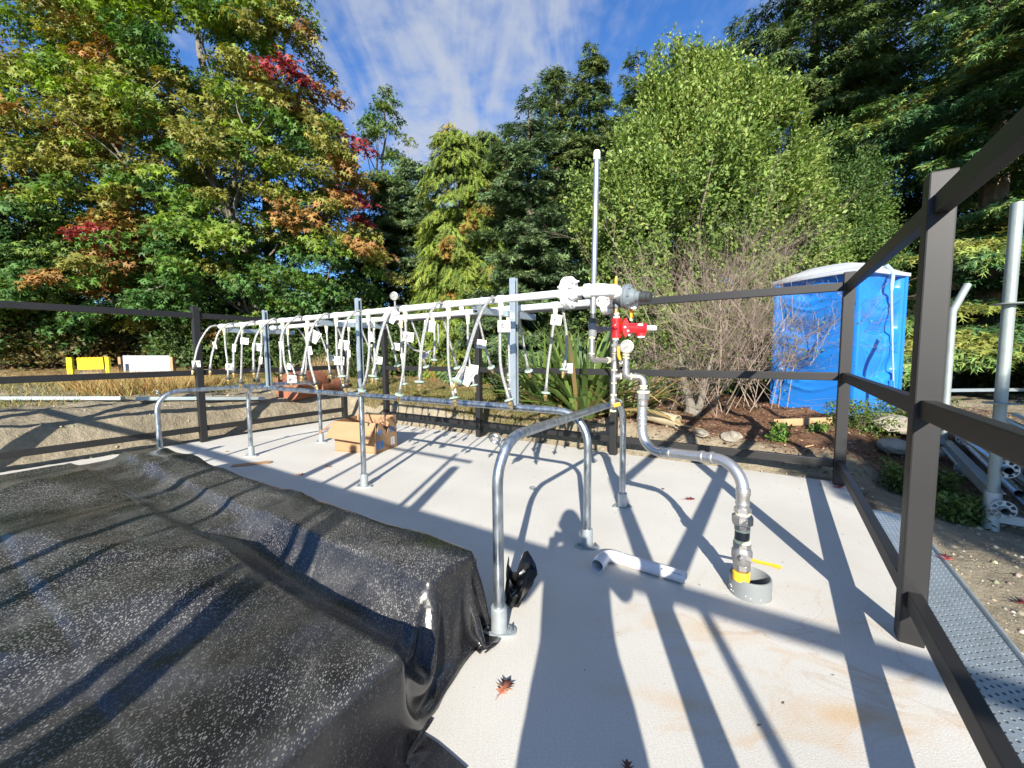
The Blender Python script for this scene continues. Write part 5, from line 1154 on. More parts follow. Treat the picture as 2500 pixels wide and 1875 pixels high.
# perforated steel scaffold planks beside the right-hand fence
def plank(b0, b1, label):
    Wd = .235; a0 = .155; t = thing('scaffold_plank', label, 'scaffold plank', W(a0+Wd/2, (b0+b1)/2, -.03))
    ns, nl = 9, int((b1-b0)/.040); V = []; Fc = []
    def P(a, b, z=.012): return W(a, b, z)
    cw = (Wd-.03)/ns; cl = (b1-b0)/nl; m_ = MB()
    for i in range(ns):
        for j in range(nl):
            sh = .5*cl*(i % 2); ca = a0+.015+cw*(i+.5); cb = b0+cl*(j+.5)
            o = [P(ca-cw/2, cb-cl/2), P(ca, cb-cl/2), P(ca+cw/2, cb-cl/2), P(ca+cw/2, cb), P(ca+cw/2, cb+cl/2), P(ca, cb+cl/2), P(ca-cw/2, cb+cl/2), P(ca-cw/2, cb)]
            of = .22*cl*(1 if i % 2 else -1)
            r1, r2 = cw*.27, cl*.20; h = [P(ca+r1*math.cos(g_)*1.0, cb+of+r2*math.sin(g_), .0125) for g_ in [math.radians(q_) for q_ in (225, 270, 315, 0, 45, 90, 135, 180)]]
            hz = [p-np.array([0, 0, .010]) for p in h]
            m_.add(o+h+hz, [(k, (k+1) % 8, 8+(k+1) % 8, 8+k) for k in range(8)]+[(8+k, 8+(k+1) % 8, 16+(k+1) % 8, 16+k) for k in range(8)])
    m_.build('perforated_deck', STRUT, t, smooth=False)
    for s in (0, 1):
        m_ = MB(); a = a0+.004+s*(Wd-.008); m_.tube([W(a, b0, .012), W(a, b1, .012)], .011, 10); m_.bar(W(a, b0, -.02), W(a, b1, -.02), (0, 0, 1), .004, .055); m_.build('side_edge', STRUT, t)
plank(-3.1, -.62, 'perforated steel scaffold plank lying along the outside of the right-hand fence')
plank(-5.6, -3.12, 'second perforated steel plank, continuing towards the viewer beside the fence')

# ------------------------------------------------------------------ left background: sign frame, board, beams, rusty pipes
def Y9(u, v, Y=9.0): return at(u, v, Y)
sg = thing('barrier_sign', 'yellow hazard sign frame standing in dry grass by the road', 'sign', up(Y9(215, 900)))
c00 = Y9(170, 873); c10 = Y9(262, 871); dn = Y9(170, 935)-c00
bx_ = nrm(c10-c00); zz_ = np.array([0, 0, 1.])
zt = c00[2]; wS = np.linalg.norm(c10-c00)
m_ = MB(); m_.bar(c00, c00-zz_*.55, bx_, .05, .12); m_.build('side_frame', YELLOW, sg, smooth=False); m_ = MB(); m_.bar(c00+bx_*wS, c00+bx_*wS-zz_*.55, bx_, .05, .08); m_.build('side_frame', YELLOW, sg, smooth=False)
m_ = MB(); m_.bar(c00+bx_*.16-zz_*.14, c00+bx_*(wS-.10)-zz_*.14, (0, 0, 1), .01, .26); m_.build('yellow_panel', YELLOW, sg, smooth=False)
m_ = MB(); m_.bar(c00+bx_*.16-zz_*.41, c00+bx_*(wS-.14)-zz_*.41, (0, 0, 1), .01, .20); m_.build('black_panel', DARKK, sg, smooth=False)
m_ = MB()
for k in range(3): m_.bar(c00+bx_*.20-zz_*(.35+.055*k)-np.array([0, .012, 0]), c00+bx_*(wS-.20-.2*(k == 2))-zz_*(.35+.055*k)-np.array([0, .012, 0]), (0, 0, 1), .004, .015)
m_.build('white_line', WHITEPL, sg, smooth=False)
m_ = MB()
for k in range(7): m_.prism([c00+bx_*(.16+.085*k)-zz_*.035-np.array([0, .012, 0]), c00+bx_*(.20+.085*k)-zz_*.035-np.array([0, .012, 0]), c00+bx_*(.235+.085*k)-zz_*.0-np.array([0, .012, 0]), c00+bx_*(.195+.085*k)-np.array([0, .012, 0])], (0, -.002, 0))
m_.build('orange_stripe', ORANGE, sg, smooth=False)
m_ = MB(); m_.prism([c00+bx_*.30-zz_*.62-np.array([0, .1, 0]), c00+bx_*(wS-.05)-zz_*.60-np.array([0, .1, 0]), c00+bx_*(wS-.10)-zz_*.82-np.array([0, .1, 0])], (0, .01, 0)); m_.build('lower_plate', YELLOW, sg, smooth=False)
m_ = MB(); pl_ = Y9(188, 925); m_.bar(pl_, np.array([pl_[0], pl_[1], gz(pl_[0], pl_[1])-.1]), (1, 0, 0), .12, .10); m_.build('stump_post', mat('grey_timber', (.17, .17, .15), .9, 0, .3, 30, .3, 5), sg, smooth=False)
bd = thing('board', 'large white board on timber feet beside the yellow sign', 'board', up(Y9(355, 900, 9.4)))
p = Y9(300, 866, 9.4); q = Y9(414, 866, 9.4)
m_ = MB(); m_.bar(p-zz_*.24, q-zz_*.24, (0, 0, 1), .02, .44); m_.build('white_panel', WHITEPL, bd, smooth=False)
for pp in (p-np.array([.06, 0, 0]), q+np.array([.06, 0, 0])):
    m_ = MB(); g_ = gz(pp[0], pp[1]); m_.bar(pp-zz_*.05, np.array([pp[0], pp[1], min(g_-.05, pp[2]-.5)]), (1, 0, 0), .08, .06); m_.build('timber_foot', TIMBER, bd, smooth=False)
def beam(p, q, label, w=.10, h=.05):
    m_ = MB(); m_.bar(p, q, (0, 0, 1), w, h, .004); m_.build('steel_beam', mat('pale_galvanised', (.36, .42, .42), .5, .3, .1, 20, .1, 4), label=label, cat='beam')
beam(hit(-80, 972, .07, 5), hit(300, 972, .07, 5), 'long pale galvanised beam on the verge behind the soil mound, left half')
beam(hit(330, 975, .07, 5), hit(645, 973, .07, 5), 'pale galvanised beam behind the left fence post, tapering right end')
for (u, v, r, Y, lb_) in ((700, 917, .27, 9.2, 'wide rust-brown pipe end lying behind the left of the rack'), (773, 922, .155, 9.0, 'smaller round rust-brown pipe end beside the wide one')):
    c = hit(u, v+30, r*.8, 6); tt_ = thing('rusty_pipe', lb_, 'pipe', (c[0], c[1], gz(c[0], c[1])))
    m_ = MB(); m_.lathe(c, (.25, 1, 0), [(0, r*.05), (0, r), (.8, r)], 28); m_.build('pipe_wall', RUST, tt_)
# clay drain pipe on the mulch
c = at(1655, 1030, 4.95); c[2] = gz(c[0], c[1])+.09; d2 = nrm(np.array([-.42, .62, .06])); dp_ = thing('drain_pipe', 'short beige earthenware drain pipe lying on the bark mulch', 'pipe', c)
hollow([c, c+d2*.50], .082, .010, 28).build('pipe_barrel', mat('beige_clay', (.40, .34, .22), .7, 0, .1, 40, .1, 8), dp_)
m_ = MB(); m_.lathe(c+d2*.44, d2, [(0, .082), (.02, .096), (.10, .098), (.10, .085)], 28, cap=False); m_.build('socket_ring', mat('beige_clay_dark', (.34, .29, .19), .7), dp_)
# rocks and timber
def rock(p, r, label, s=(1, .8, .6)):
    bm = bmesh.new(); bmesh.ops.create_icosphere(bm, subdivisions=3, radius=1); sd_ = random.random()*50
    for v_ in bm.verts:
        k = 1+.35*(float(vnoise(v_.co.x*1.3+sd_, v_.co.y*1.3+v_.co.z*1.7, 1.0, 3))-.5)*2+.10*(float(vnoise(v_.co.x*4+sd_, v_.co.y*4+v_.co.z*3, 1.0, 5))-.5); v_.co = Vector((v_.co.x*s[0]*r*k, v_.co.y*s[1]*r*k, v_.co.z*s[2]*r*k))
    me = bpy.data.meshes.new('rock'); bm.to_mesh(me); bm.free(); me.materials.append(ROCKM); me.polygons.foreach_set('use_smooth', [True]*len(me.polygons)); me.set_sharp_from_angle(angle=R_(28))
    o = link('rock', me, None, label, 'rock'); o.location = (p[0], p[1], gz(p[0], p[1])+r*s[2]*.3); o.rotation_euler = (0, 0, random.random()*6)
rock(at(1710, 1058, 4.75), .13, 'flat pale rock on the mulch below the drain pipe', (1.2, .6, .35)); rock(at(1785, 1072, 4.6), .10, 'rounded rock on the mulch right of the drain pipe')
rock((4.35, 4.4), .20, 'large pale flat stone just outside the far corner post', (1.4, .9, .5)); rock((4.0, 3.9), .16, 'smaller pale stone beside the weeds outside the fence', (1.2, 1, .6)); rock((4.7, 4.95), .22, 'pale stone in front of the blue toilet', (1.5, .9, .5))
rock(at(190, 843, 14.5), .55, 'long flat stone at the far edge of the road', (1.6, .6, .42)); rock(at(235, 845, 14.5), .4, 'second flat stone at the far edge of the road', (1.4, .7, .4))
m_ = MB(); p = at(1890, 1005, 5.25); q = at(2030, 1045, 5.0); p[2] = gz(p[0], p[1])+.05; q[2] = gz(q[0], q[1])+.05; m_.bar(p, q, (0, 0, 1), .05, .09, .004); m_.build('timber_plank', TIMBER, label='weathered timber plank on edge in front of the blue toilet', cat='plank')
m_ = MB(); p = at(1640, 1060, 4.6); q = at(1985, 1110, 4.3); p[2] = gz(p[0], p[1])+.02; q[2] = gz(q[0], q[1])+.02; m_.bar(p, q, (0, 0, 1), .012, .012); m_.build('thin_stick', TIMBER, label='long thin pale stick lying on the mulch behind the far rail', cat='stick')
# dark sack on the grass behind the rack
bm = bmesh.new(); bmesh.ops.create_icosphere(bm, subdivisions=4, radius=1)
for v_ in bm.verts:
    x, y, z = v_.co; k = 1+.25*(float(vnoise(x*2+3, y*2+z*2, 1.2, 9))-.5)*2; top_w = 1-.45*max(0, z); v_.co = Vector((x*.24*k*top_w, y*.18*k*top_w, z*.30*k))
me = bpy.data.meshes.new('sack'); bm.to_mesh(me); bm.free(); me.materials.append(mat('charcoal_sack', (.05, .055, .065), .6, 0, .6, 14)); me.polygons.foreach_set('use_smooth', [True]*len(me.polygons))
o = link('sack', me, None, 'dark charcoal sack standing on the grass behind the rack post', 'bag'); p = hit(1222, 940, 0, 6); o.location = (p[0], p[1], gz(p[0], p[1])+.22)

# ------------------------------------------------------------------ vegetation
def frames(D, Nn):
    D = D/np.linalg.norm(D, axis=1, keepdims=True); Nn = Nn-D*(D*Nn).sum(1, keepdims=True); Nn = Nn/(np.linalg.norm(Nn, axis=1, keepdims=True)+1e-9)
    return D, np.cross(Nn, D), Nn
T_LEAF = (np.array([(0, 0, 0), (.45, .24, .03), (1, 0, -.06), (.45, -.24, .03)]), [(0, 1, 2), (0, 2, 3)])
T_OAK = (np.array([(0, 0, 0), (.5, .10, .04), (1, 0, -.10), (.5, -.10, .04), (.15, 0, .02), (.42, 0, .03), (.30, .42, -.09), (.30, -.42, -.09), (.48, 0, .03), (.72, 0, 0), (.78, .36, -.10), (.78, -.36, -.10)]),
         [(0, 3, 1), (3, 2, 1), (4, 5, 6), (5, 4, 7), (8, 9, 10), (9, 8, 11)])
_f = [(0, -.05, 0), (0, .05, 0), (1, 0, -.12)]; _ft = [(0, 2, 1)]
for _k in range(2):
    _x = .10+.36*_k; _w = .30*(1-.4*_k)
    for _s in (-1, 1):
        _i = len(_f); _f += [(_x, 0, -.02), (_x+.20, 0, -.02), (_x+.40, _s*_w, -.10)]; _ft.append((_i, _i+1, _i+2))
T_FEATH = (np.array(_f, float), _ft)
_d = [(0, -.05, 0), (0, .05, 0), (1, .02, 0), (1, -.02, 0)]; _dt = [(0, 1, 2), (0, 2, 3)]
for _k in range(3):
    _x = .12+.27*_k
    for _s in (-1, 1):
        _i = len(_d); _d += [(_x-.05, 0, 0), (_x+.10, 0, 0), (_x+.30, _s*.17, -.03)]; _dt.append((_i, _i+1, _i+2))
T_DROOP = (np.array(_d, float), _dt)
T_BLADE = (np.array([(0, -.5, 0), (0, .5, 0), (.55, .35, .10), (.55, -.35, .10), (1, 0, .35)]), [(0, 1, 2), (0, 2, 3), (3, 2, 4)])
def scatter(name, Pn, D, Nn, S, Cc, tmpl, matl, parent=None, wid=None, **k):
    tv, tf = tmpl; D, U, Nn = frames(D, Nn); n = len(Pn); tf = np.array(tf)
    wd_ = S if wid is None else wid
    v = Pn[:, None]+tv[None, :, 0, None]*D[:, None]*S[:, None, None]+tv[None, :, 1, None]*U[:, None]*wd_[:, None, None]+tv[None, :, 2, None]*Nn[:, None]*S[:, None, None]
    f = tf[None]+len(tv)*np.arange(n)[:, None, None]
    me = fastmesh(name, v.reshape(-1, 3), f.ravel(), np.full(n*len(tf), 3), matl, np.repeat(np.clip(Cc*(1.15 if matl in (LEAF, NEEDLE) else 1), 0, 1), len(tv), 0))
    o = link(name, me, parent, **k)
    if parent is not None: o.matrix_parent_inverse = Matrix.Translation(parent.location).inverted()
    return o
def rdir(n):
    v = rng.normal(size=(n, 3)); return v/np.linalg.norm(v, axis=1, keepdims=True)
def jit(cols, s=.18):
    return np.clip(cols*(1+s*rng.normal(size=(len(cols), 1)))*(1+.06*rng.normal(size=cols.shape)), .003, 1)
def limb(m_, p, q, r0, r1, wob=.12, n=7, seg=8):
    p, q = v3(p), v3(q); L_ = np.linalg.norm(q-p); P = [p+(q-p)*t_+rng.normal(size=3)*wob*L_*.12*math.sin(math.pi*t_) for t_ in np.linspace(0, 1, n)]
    m_.tube(crom(P, 3), list(np.linspace(r0, r1, (n-1)*3+1)), seg); return P

# --- red oak on the left -------------------------------------------------------
def oak(loc, label, shape, nclump, per, leaf, colf, trunk_r=.17, seed=1, lean=(0, 0), clumpr=(.45, .8), limbs=16, back=.45, hidden=.3):
    """shape: list of (cx,cy,cz,rx,ry,rz) lobes"""
    t = thing('oak_tree', label, 'tree', loc)
    base = v3(loc); top = np.array([shape[0][0], shape[0][1], shape[0][2]+shape[0][5]*.75])
    m_ = MB(); P = limb(m_, base-np.array([0, 0, .1]), top, trunk_r, .03, .25, 9)
    m_.build('trunk', BARKG, t)
    C_ = []; Wt = np.array([s[3]*s[4]*s[5] for s in shape]); Wt = Wt/Wt.sum()
    while len(C_) < nclump:
        s = shape[rng.choice(len(shape), p=Wt)]; u_ = rdir(1)[0]; r_ = rng.uniform(.35, 1)**.45
        c = np.array([s[0]+u_[0]*s[3]*r_, s[1]+u_[1]*s[4]*r_, s[2]+u_[2]*s[5]*r_])
        if c[1] > s[1]+.2*s[4] and rng.random() > back: continue
        if vnoise(c[0]*1.0+seed*9, c[2]+c[1]*.6, .55, seed) < .26: continue
        if c[2] < gz(c[0], c[1])+.5: continue
        C_.append(c)
    C_ = np.array(C_)
    lm = MB()
    for k in range(limbs):
        c = C_[rng.integers(len(C_))]; i = int(np.clip((c[2]-base[2])/max(.1, top[2]-base[2])*8*.62, 1, 7)); limb(lm, P[i], c, .045, .010, .3, 6, 6)
    for k in range(limbs*5):
        c = C_[rng.integers(len(C_))]; c2 = C_[np.argsort(((C_-c)**2).sum(1))[rng.integers(2, 8)]]; limb(lm, c, c2, .018, .006, .3, 4, 5)
    lm.build('limbs', BARKG, t)
    n = nclump*per; ci = np.repeat(np.arange(nclump), per); cr_ = rng.uniform(clumpr[0], clumpr[1], nclump)
    u_ = rdir(n)*(rng.random((n, 1))**.5); u_[:, 2] *= .42
    cc = C_[ci]; ctr = np.array([shape[0][0], shape[0][1]]); rad_ = cc[:, :2]-ctr; rn = rad_/(np.linalg.norm(rad_, axis=1, keepdims=True)+.3)
    Pn = cc+u_*cr_[ci][:, None]; Pn[:, 2] -= .35*(u_[:, 0]*rn[:, 0]+u_[:, 1]*rn[:, 1])*cr_[ci]
    D = rdir(n); D[:, 2] = D[:, 2]*.45-.45; D[:, :2] += rn*.5
    Nn = rdir(n)*.7; Nn[:, 2] += .75; Nn[:, 1] -= .35
    S = leaf*rng.uniform(.65, 1.25, n)
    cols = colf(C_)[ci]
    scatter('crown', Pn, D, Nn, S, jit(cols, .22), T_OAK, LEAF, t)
    return t
def oakcol(C_):
    n = len(C_); g = np.array([.105, .190, .034]); yg = np.array([.175, .250, .036]); dg = np.array([.070, .145, .038]); org = np.array([.30, .15, .045]); red = np.array([.27, .045, .045]); br = np.array([.24, .165, .055])
    f = rng.random(n)+.9*fbm(C_[:, 0], C_[:, 2], .45, 3, 15); c = np.where((f > .42)[:, None], yg, g); c = np.where((f < .12)[:, None], dg, c)
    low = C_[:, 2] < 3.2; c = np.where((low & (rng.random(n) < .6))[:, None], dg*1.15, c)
    h = .075+.5*fbm(C_[:, 0]+4, C_[:, 2]*1.2, .42, 3, 19)+.34*rng.random(n)+.30*sm(C_[:, 0], -8.8, -5.2)*sm(C_[:, 2], 3.6, 5.0)*(1-sm(C_[:, 2], 8.5, 10.5))+.13*np.exp(-((C_[:, 2]-5.3)/1.2)**2)
    c = np.where((h > .40)[:, None], br*.5+yg*.5, c); c = np.where((h > .55)[:, None], org*.7+br*.3, c); c = np.where((h > .70)[:, None], red, c)
    far_left = (C_[:, 0] < -13) & (C_[:, 2] < 3); c = np.where((far_left & (rng.random(n) < .6))[:, None], br, c)
    return c
g_ = gz(-8.0, 12.8)
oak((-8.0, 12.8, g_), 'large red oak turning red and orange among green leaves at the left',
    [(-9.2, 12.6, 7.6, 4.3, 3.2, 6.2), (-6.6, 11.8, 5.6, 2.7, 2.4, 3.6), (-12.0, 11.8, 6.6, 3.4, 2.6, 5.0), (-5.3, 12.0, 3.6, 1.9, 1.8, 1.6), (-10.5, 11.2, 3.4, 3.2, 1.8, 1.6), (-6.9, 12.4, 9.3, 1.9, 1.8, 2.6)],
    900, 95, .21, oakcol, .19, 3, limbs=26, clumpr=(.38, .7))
def oakcol2(C_):
    n = len(C_); return np.where((rng.random(n) < .6)[:, None], np.array([.075, .155, .04]), np.array([.13, .19, .035]))
g_ = gz(-14.5, 11)
oak((-14.6, 11.0, g_), 'green maple-like tree at the left edge of the photo in front of the oak', [(-14.6, 11.0, 5.2, 2.9, 2.2, 3.8), (-12.9, 10.4, 4.0, 1.8, 1.6, 1.6)], 330, 95, .175, oakcol2, .13, 7, limbs=12)
g_ = gz(-5.4, 17.5)
oak((-5.6, 17.5, g_), 'slender young oak with sparse leaves rising behind the red oak', [(-5.2, 17.5, 9.6, 1.0, .9, 2.6), (-4.4, 17.3, 7.4, 1.3, 1.0, 1.7), (-6.0, 17.3, 7.6, 1.2, .9, 1.5)], 110, 80, .17, oakcol2, .10, 9, clumpr=(.3, .5), limbs=14)

# --- conifers -------------------------------------------------------------------
def conifer(loc, H, Rm, label, col, col2, nspray, size, droop=.55, tmpl=T_FEATH, name='spruce_tree', power=.85, layer=.42, seed=0, z0=.06, lean=0., up_ang=.25, gap=.0, wsc=1.45, matl=None, back=.30, colf=None):
    t = thing(name, label, 'tree', loc); base = v3(loc)
    m_ = MB(); topp = base+np.array([lean, 0, H]); m_.tube([base-np.array([0, 0, .2]), base+(topp-base)*.5, topp], [Rm*.055+.05, Rm*.035+.03, .012], 8); m_.build('trunk', BARK, t)
    nb = int(H/layer*8); zf = z0+(1-z0)*rng.random(nb)**1.15; zf = np.round(zf*H/layer+rng.normal(size=nb)*.16)*layer/H; zf = np.clip(zf, z0, .985)
    az = rng.random(nb)*6.283; keep = (np.sin(az) < .35) | (rng.random(nb) < back); zf, az = zf[keep], az[keep]; nb = len(zf)
    L_ = Rm*(1-zf)**power*rng.uniform(.72, 1.12, nb)+.10
    L_ = L_*(1-gap*(vnoise(az*2, zf*9, 1.0, seed) < .35))
    wgt = L_/L_.sum(); bi = rng.choice(nb, nspray, p=wgt); s = .06+.94*rng.random(nspray)**.80
    outd = np.stack([np.cos(az[bi]), np.sin(az[bi]), np.zeros(nspray)], 1); rad_ = L_[bi]*s
    rise = up_ang*rad_-(.20+.5*droop)*rad_**2/(Rm+.5)*.9
    ax0 = base+np.stack([lean*zf[bi], np.zeros(nspray), zf[bi]*H], 1)
    sidev = np.stack([-outd[:, 1], outd[:, 0], np.zeros(nspray)], 1); so_ = rng.normal(size=nspray)*.26*(L_[bi]-rad_+.35)*.7
    Pn = ax0+outd*rad_[:, None]+sidev*so_[:, None]; Pn[:, 2] += rise-np.abs(so_)*.25*droop+rng.normal(size=nspray)*.05
    D = outd*.8+sidev*(np.sign(so_)*rng.uniform(.1, .9, nspray))[:, None]+rng.normal(size=(nspray, 3))*.25; D[:, 2] += .15-droop*rng.uniform(.4, 1.5, nspray)
    Nn = rdir(nspray)*.5+outd*.45; Nn[:, 2] += .8; Nn[:, 1] -= .2
    tipf = (s > .72)[:, None]
    cols = np.where(tipf & (rng.random((nspray, 1)) < .65), np.array(col2), np.array(col))
    if colf is not None: cols = colf(Pn, cols)
    S = size*rng.uniform(.6, 1.25, nspray)*(1-.35*zf[bi])
    scatter('crown', Pn, D, Nn, S, jit(cols, .2), tmpl, matl or NEEDLE, t, wid=S*wsc)
    bm_ = MB()
    for k in rng.choice(nb, min(nb, 60), replace=False):
        o_ = np.array([math.cos(az[k]), math.sin(az[k]), 0]); a0_ = base+np.array([lean*zf[k], 0, zf[k]*H]); rr_ = L_[k]
        bm_.tube([a0_, a0_+o_*rr_*.5+np.array([0, 0, up_ang*rr_*.5-(.2+.5*droop)*(rr_*.5)**2/(Rm+.5)*.9]), a0_+o_*rr_*.9+np.array([0, 0, up_ang*rr_*.9-(.2+.5*droop)*(rr_*.9)**2/(Rm+.5)*.9])], [.025, .015, .005], 5)
    bm_.build('branches', BARK, t); return t
SG = (.095, .145, .045); SG2 = (.17, .22, .068); SB = (.085, .135, .062); SB2 = (.135, .195, .08); DN = (.065, .10, .036)
def treeat(u, vtop, Y):
    p = at(u, vtop, Y); g_ = gz(p[0], p[1]); return (p[0], p[1], g_), p[2]-g_
def cyp(Pn, c):
    h = vnoise(Pn[:, 0], Pn[:, 2], 1.6, 33)+.35*rng.random(len(Pn)); return np.where((h > 1.02)[:, None], np.array([.27, .17, .04]), c)
def gold(Pn, c):
    h = vnoise(Pn[:, 0]*1.2, Pn[:, 2]*1.8, 1.0, 35)+.3*rng.random(len(Pn)); return np.where((h > .92)[:, None], np.array([.20, .22, .05]), c)
loc, H = treeat(1120, 312, 13.2); conifer(loc, H, 1.75, 'yellow-green weeping cypress behind the pipe rack', (.115, .165, .030), (.19, .24, .040), 23000, .36, 1.5, T_DROOP, 'cypress_tree', .26, .17, 3, up_ang=.15, wsc=1.35, colf=cyp, matl=LEAF)
loc, H = treeat(1200, 325, 13.3); conifer(loc, H, 1.5, 'second yellow-green weeping cypress, touching the bluish spruce', (.095, .145, .030), (.16, .21, .04), 15000, .36, 1.4, T_DROOP, 'cypress_tree', .28, .17, 4, up_ang=.15, wsc=1.35, colf=cyp, matl=LEAF)
loc, H = treeat(1290, 262, 12.4); conifer(loc, H, 2.4, 'bluish dark spruce with a broad top right of the cypress', SB, SB2, 29000, .30, .35, seed=5, power=.50, gap=.2)
loc, H = treeat(1440, 105, 14.2); conifer(loc, H, 2.2, 'tall narrow spruce, the highest point against the sky behind the vent pipe', SG, (.115, .145, .045), 30000, .33, .75, seed=6, power=.62, gap=.3)
loc, H = treeat(1372, 165, 14.4); conifer(loc, H, 1.7, 'spruce leader leaning left of the tallest spruce', SG, (.115, .145, .045), 20000, .29, .7, seed=7, power=.55, lean=-.2, gap=.3)
loc, H = treeat(1560, 130, 14.6); conifer(loc, H, 2.4, 'spruce between the tallest spruce and the bushy tree', SG, SG2, 26000, .31, .6, seed=8, power=.50, gap=.2)
loc, H = treeat(1665, 120, 15.2); conifer(loc, H, 2.4, 'spruce top just left of the bushy tree', SG, SG2, 18000, .33, .6, seed=9, power=.55, gap=.2)
loc, H = treeat(1030, 392, 16.0); conifer(loc, H, 2.6, 'dark distant spruce between the oak and the cypress', SB, SB2, 14000, .42, .5, seed=10, power=.45)
loc, H = treeat(1215, 380, 16.8); conifer(loc, H, 3.2, 'dark distant spruce behind the cypress', SB, SB2, 12000, .42, .5, seed=10, power=.45)
conifer((9.7, 13.6, gz(9.7, 13.6)), 18, 3.6, 'very tall dark conifer behind the bushy tree, its top out of the photo', SG, (.105, .145, .045), 50000, .35, .8, seed=11, power=.35, gap=.2, name='conifer_tree', back=.1)
conifer((13.2, 12.6, gz(13.2, 12.6)), 18, 4.3, 'tall dark conifer behind the blue toilet', SG, SG2, 30000, .46, .8, seed=12, power=.35, gap=.2, name='conifer_tree', back=.1)
conifer((10.3, 8.9, gz(10.3, 8.9)), 15, 4.0, 'near conifer with bright layered branches at the right edge', (.060, .125, .045), (.17, .245, .065), 78000, .28, .55, seed=13, power=.35, layer=.55, gap=.35, name='conifer_tree', z0=.04, back=.10, colf=gold, wsc=1.25)
conifer((17.2, 12.0, gz(17.2, 12)), 18, 4.8, 'dark conifer filling the far right behind the scaffold rack', SG, SG2, 16000, .58, .7, seed=14, power=.35, gap=.2, name='conifer_tree', back=.1)
conifer((1.6, 16.5, gz(1.6, 16.5)), 11, 3.8, 'dark spruce in the back row behind the vent pipe', SB, SB2, 12000, .48, .5, seed=15, power=.4)
loc, H = treeat(950, 440, 15.5); conifer(loc, H, 2.4, 'dark green spruce low behind the right flank of the red oak', SG, SB2, 14000, .36, .5, seed=17, power=.4)
for k, (x, y, h, r, l_) in enumerate([(-22, 18, 12, 5, 'bushy dark tree beyond the road at the far left'), (-15.5, 18.5, 12, 5, 'bushy dark tree beyond the road, second from the left'), (-10.5, 18.0, 11, 4.6, 'dark evergreen behind the trunk of the red oak'), (-6.5, 19.5, 6, 3.6, 'dark evergreen under the slender young oak'), (-2.6, 19, 6.3, 3.6, 'dark evergreen far behind the pressure gauge'), (14, 18, 16, 5.5, 'dark evergreen in the gap between the right-hand conifers'), (7.0, 16.5, 9, 4.5, 'dark evergreen in the back row behind the bushy tree')]):
    conifer((x, y, gz(x, y)), h, r, l_, DN, (.08, .11, .04), 10000 if k < 3 else 8000, .50, .6, seed=20+k, power=.35, name='evergreen_tree', up_ang=.1, z0=.02, back=.1)

# --- bushy pale green tree (small glossy leaves) --------------------------------
def bush(loc, lobes, nros, per, leaf, label, cols, name='bush', seed=0, stems=9, back=.18, matl=None, wid=.55, jitr=.09, shell=.30, sub=0, round_=.38):
    t = thing(name, label, 'tree' if name.endswith('tree') else 'shrub', loc); base = v3(loc)
    if sub:
        big = np.array(lobes); big_l = list(lobes)
        for k in range(sub):
            s_ = big[rng.integers(len(big))]; u_ = rdir(1)[0]; u_[1] = -abs(u_[1])*.9 if rng.random() < .8 else u_[1]
            tp_ = 1-round_*max(0, u_[2]); q = rng.uniform(.26, .62)*s_[3]**.4
            big_l.append((s_[0]+u_[0]*s_[3]*(.80+.25*((k*7)%5)/4)*tp_, s_[1]+u_[1]*s_[4]*.9*tp_, s_[2]+u_[2]*s_[5]*(.84+.2*((k*3)%4)/3), q*.95, q*.95, q*1.35))
        lobes = big_l
    area = np.array([s[3]*s[5]*(1.0 if (k >= len(lobes)-sub or s[3] < .7) else .30) for k, s in enumerate(lobes)]); area = area/area.sum(); P_ = []
    while len(P_) < nros:
        n = nros; li = rng.choice(len(lobes), n, p=area); s = np.array(lobes)[li]; u_ = rdir(n); r_ = 1-shell*rng.random(n)**1.6
        f_ = 1+.13*fbm(u_[:, 0]*3+li*7, u_[:, 2]*3+u_[:, 1]*2, 1.3, 3, seed+3); r_ = r_*f_
        tp_ = 1-round_*np.maximum(0, u_[:, 2])            # pointed top
        p = np.stack([s[:, 0]+u_[:, 0]*s[:, 3]*r_*tp_, s[:, 1]+u_[:, 1]*s[:, 4]*r_*tp_, s[:, 2]+u_[:, 2]*s[:, 5]*r_], 1)
        ok = ((u_[:, 1] < .25) | (rng.random(n) < back)) & (vnoise(p[:, 0]*1.3+seed, p[:, 2]*1.3+p[:, 1], 1.3, seed) > (.34 if sub else .22)) & (p[:, 2] > base[2]+.05)
        P_ += list(p[ok])
    C_ = np.array(P_[:nros]); n = nros*per; ci = np.repeat(np.arange(nros), per)
    ctr = np.array([base[0], base[1], lobes[0][2]]); od = C_-ctr; od = od/np.linalg.norm(od, axis=1, keepdims=True); od[:, 2] += .35
    D = od[ci]*.7+rdir(n)*.95; Pn = C_[ci]+od[ci]*rng.normal(size=(n, 1))*jitr+rdir(n)*jitr*.5
    Nn = rdir(n)*.7+od[ci]*.5; Nn[:, 2] += .5; Nn[:, 1] -= .3
    S = leaf*rng.uniform(.6, 1.3, n); k_ = rng.random(nros)+.6*fbm(C_[:, 0], C_[:, 2], .6, 3, seed+5); cc = np.array([cols[min(len(cols)-1, max(0, int(v_*len(cols))))] for v_ in k_])
    scatter('crown', Pn, D, Nn, S, jit(cc[ci], .18), T_LEAF, matl or LEAF, t, wid=S*wid*2)
    m_ = MB()
    for k in range(stems):
        q = C_[rng.integers(nros)]; q = q*.8+ctr*.2; limb(m_, base+np.array([rng.normal()*.12, rng.normal()*.1, -.05]), q, .05, .010, .35, 6, 6)
    m_.build('stems', BARK, t); return t
PG = [(.095, .150, .034), (.135, .200, .043), (.18, .245, .055), (.23, .29, .075)]
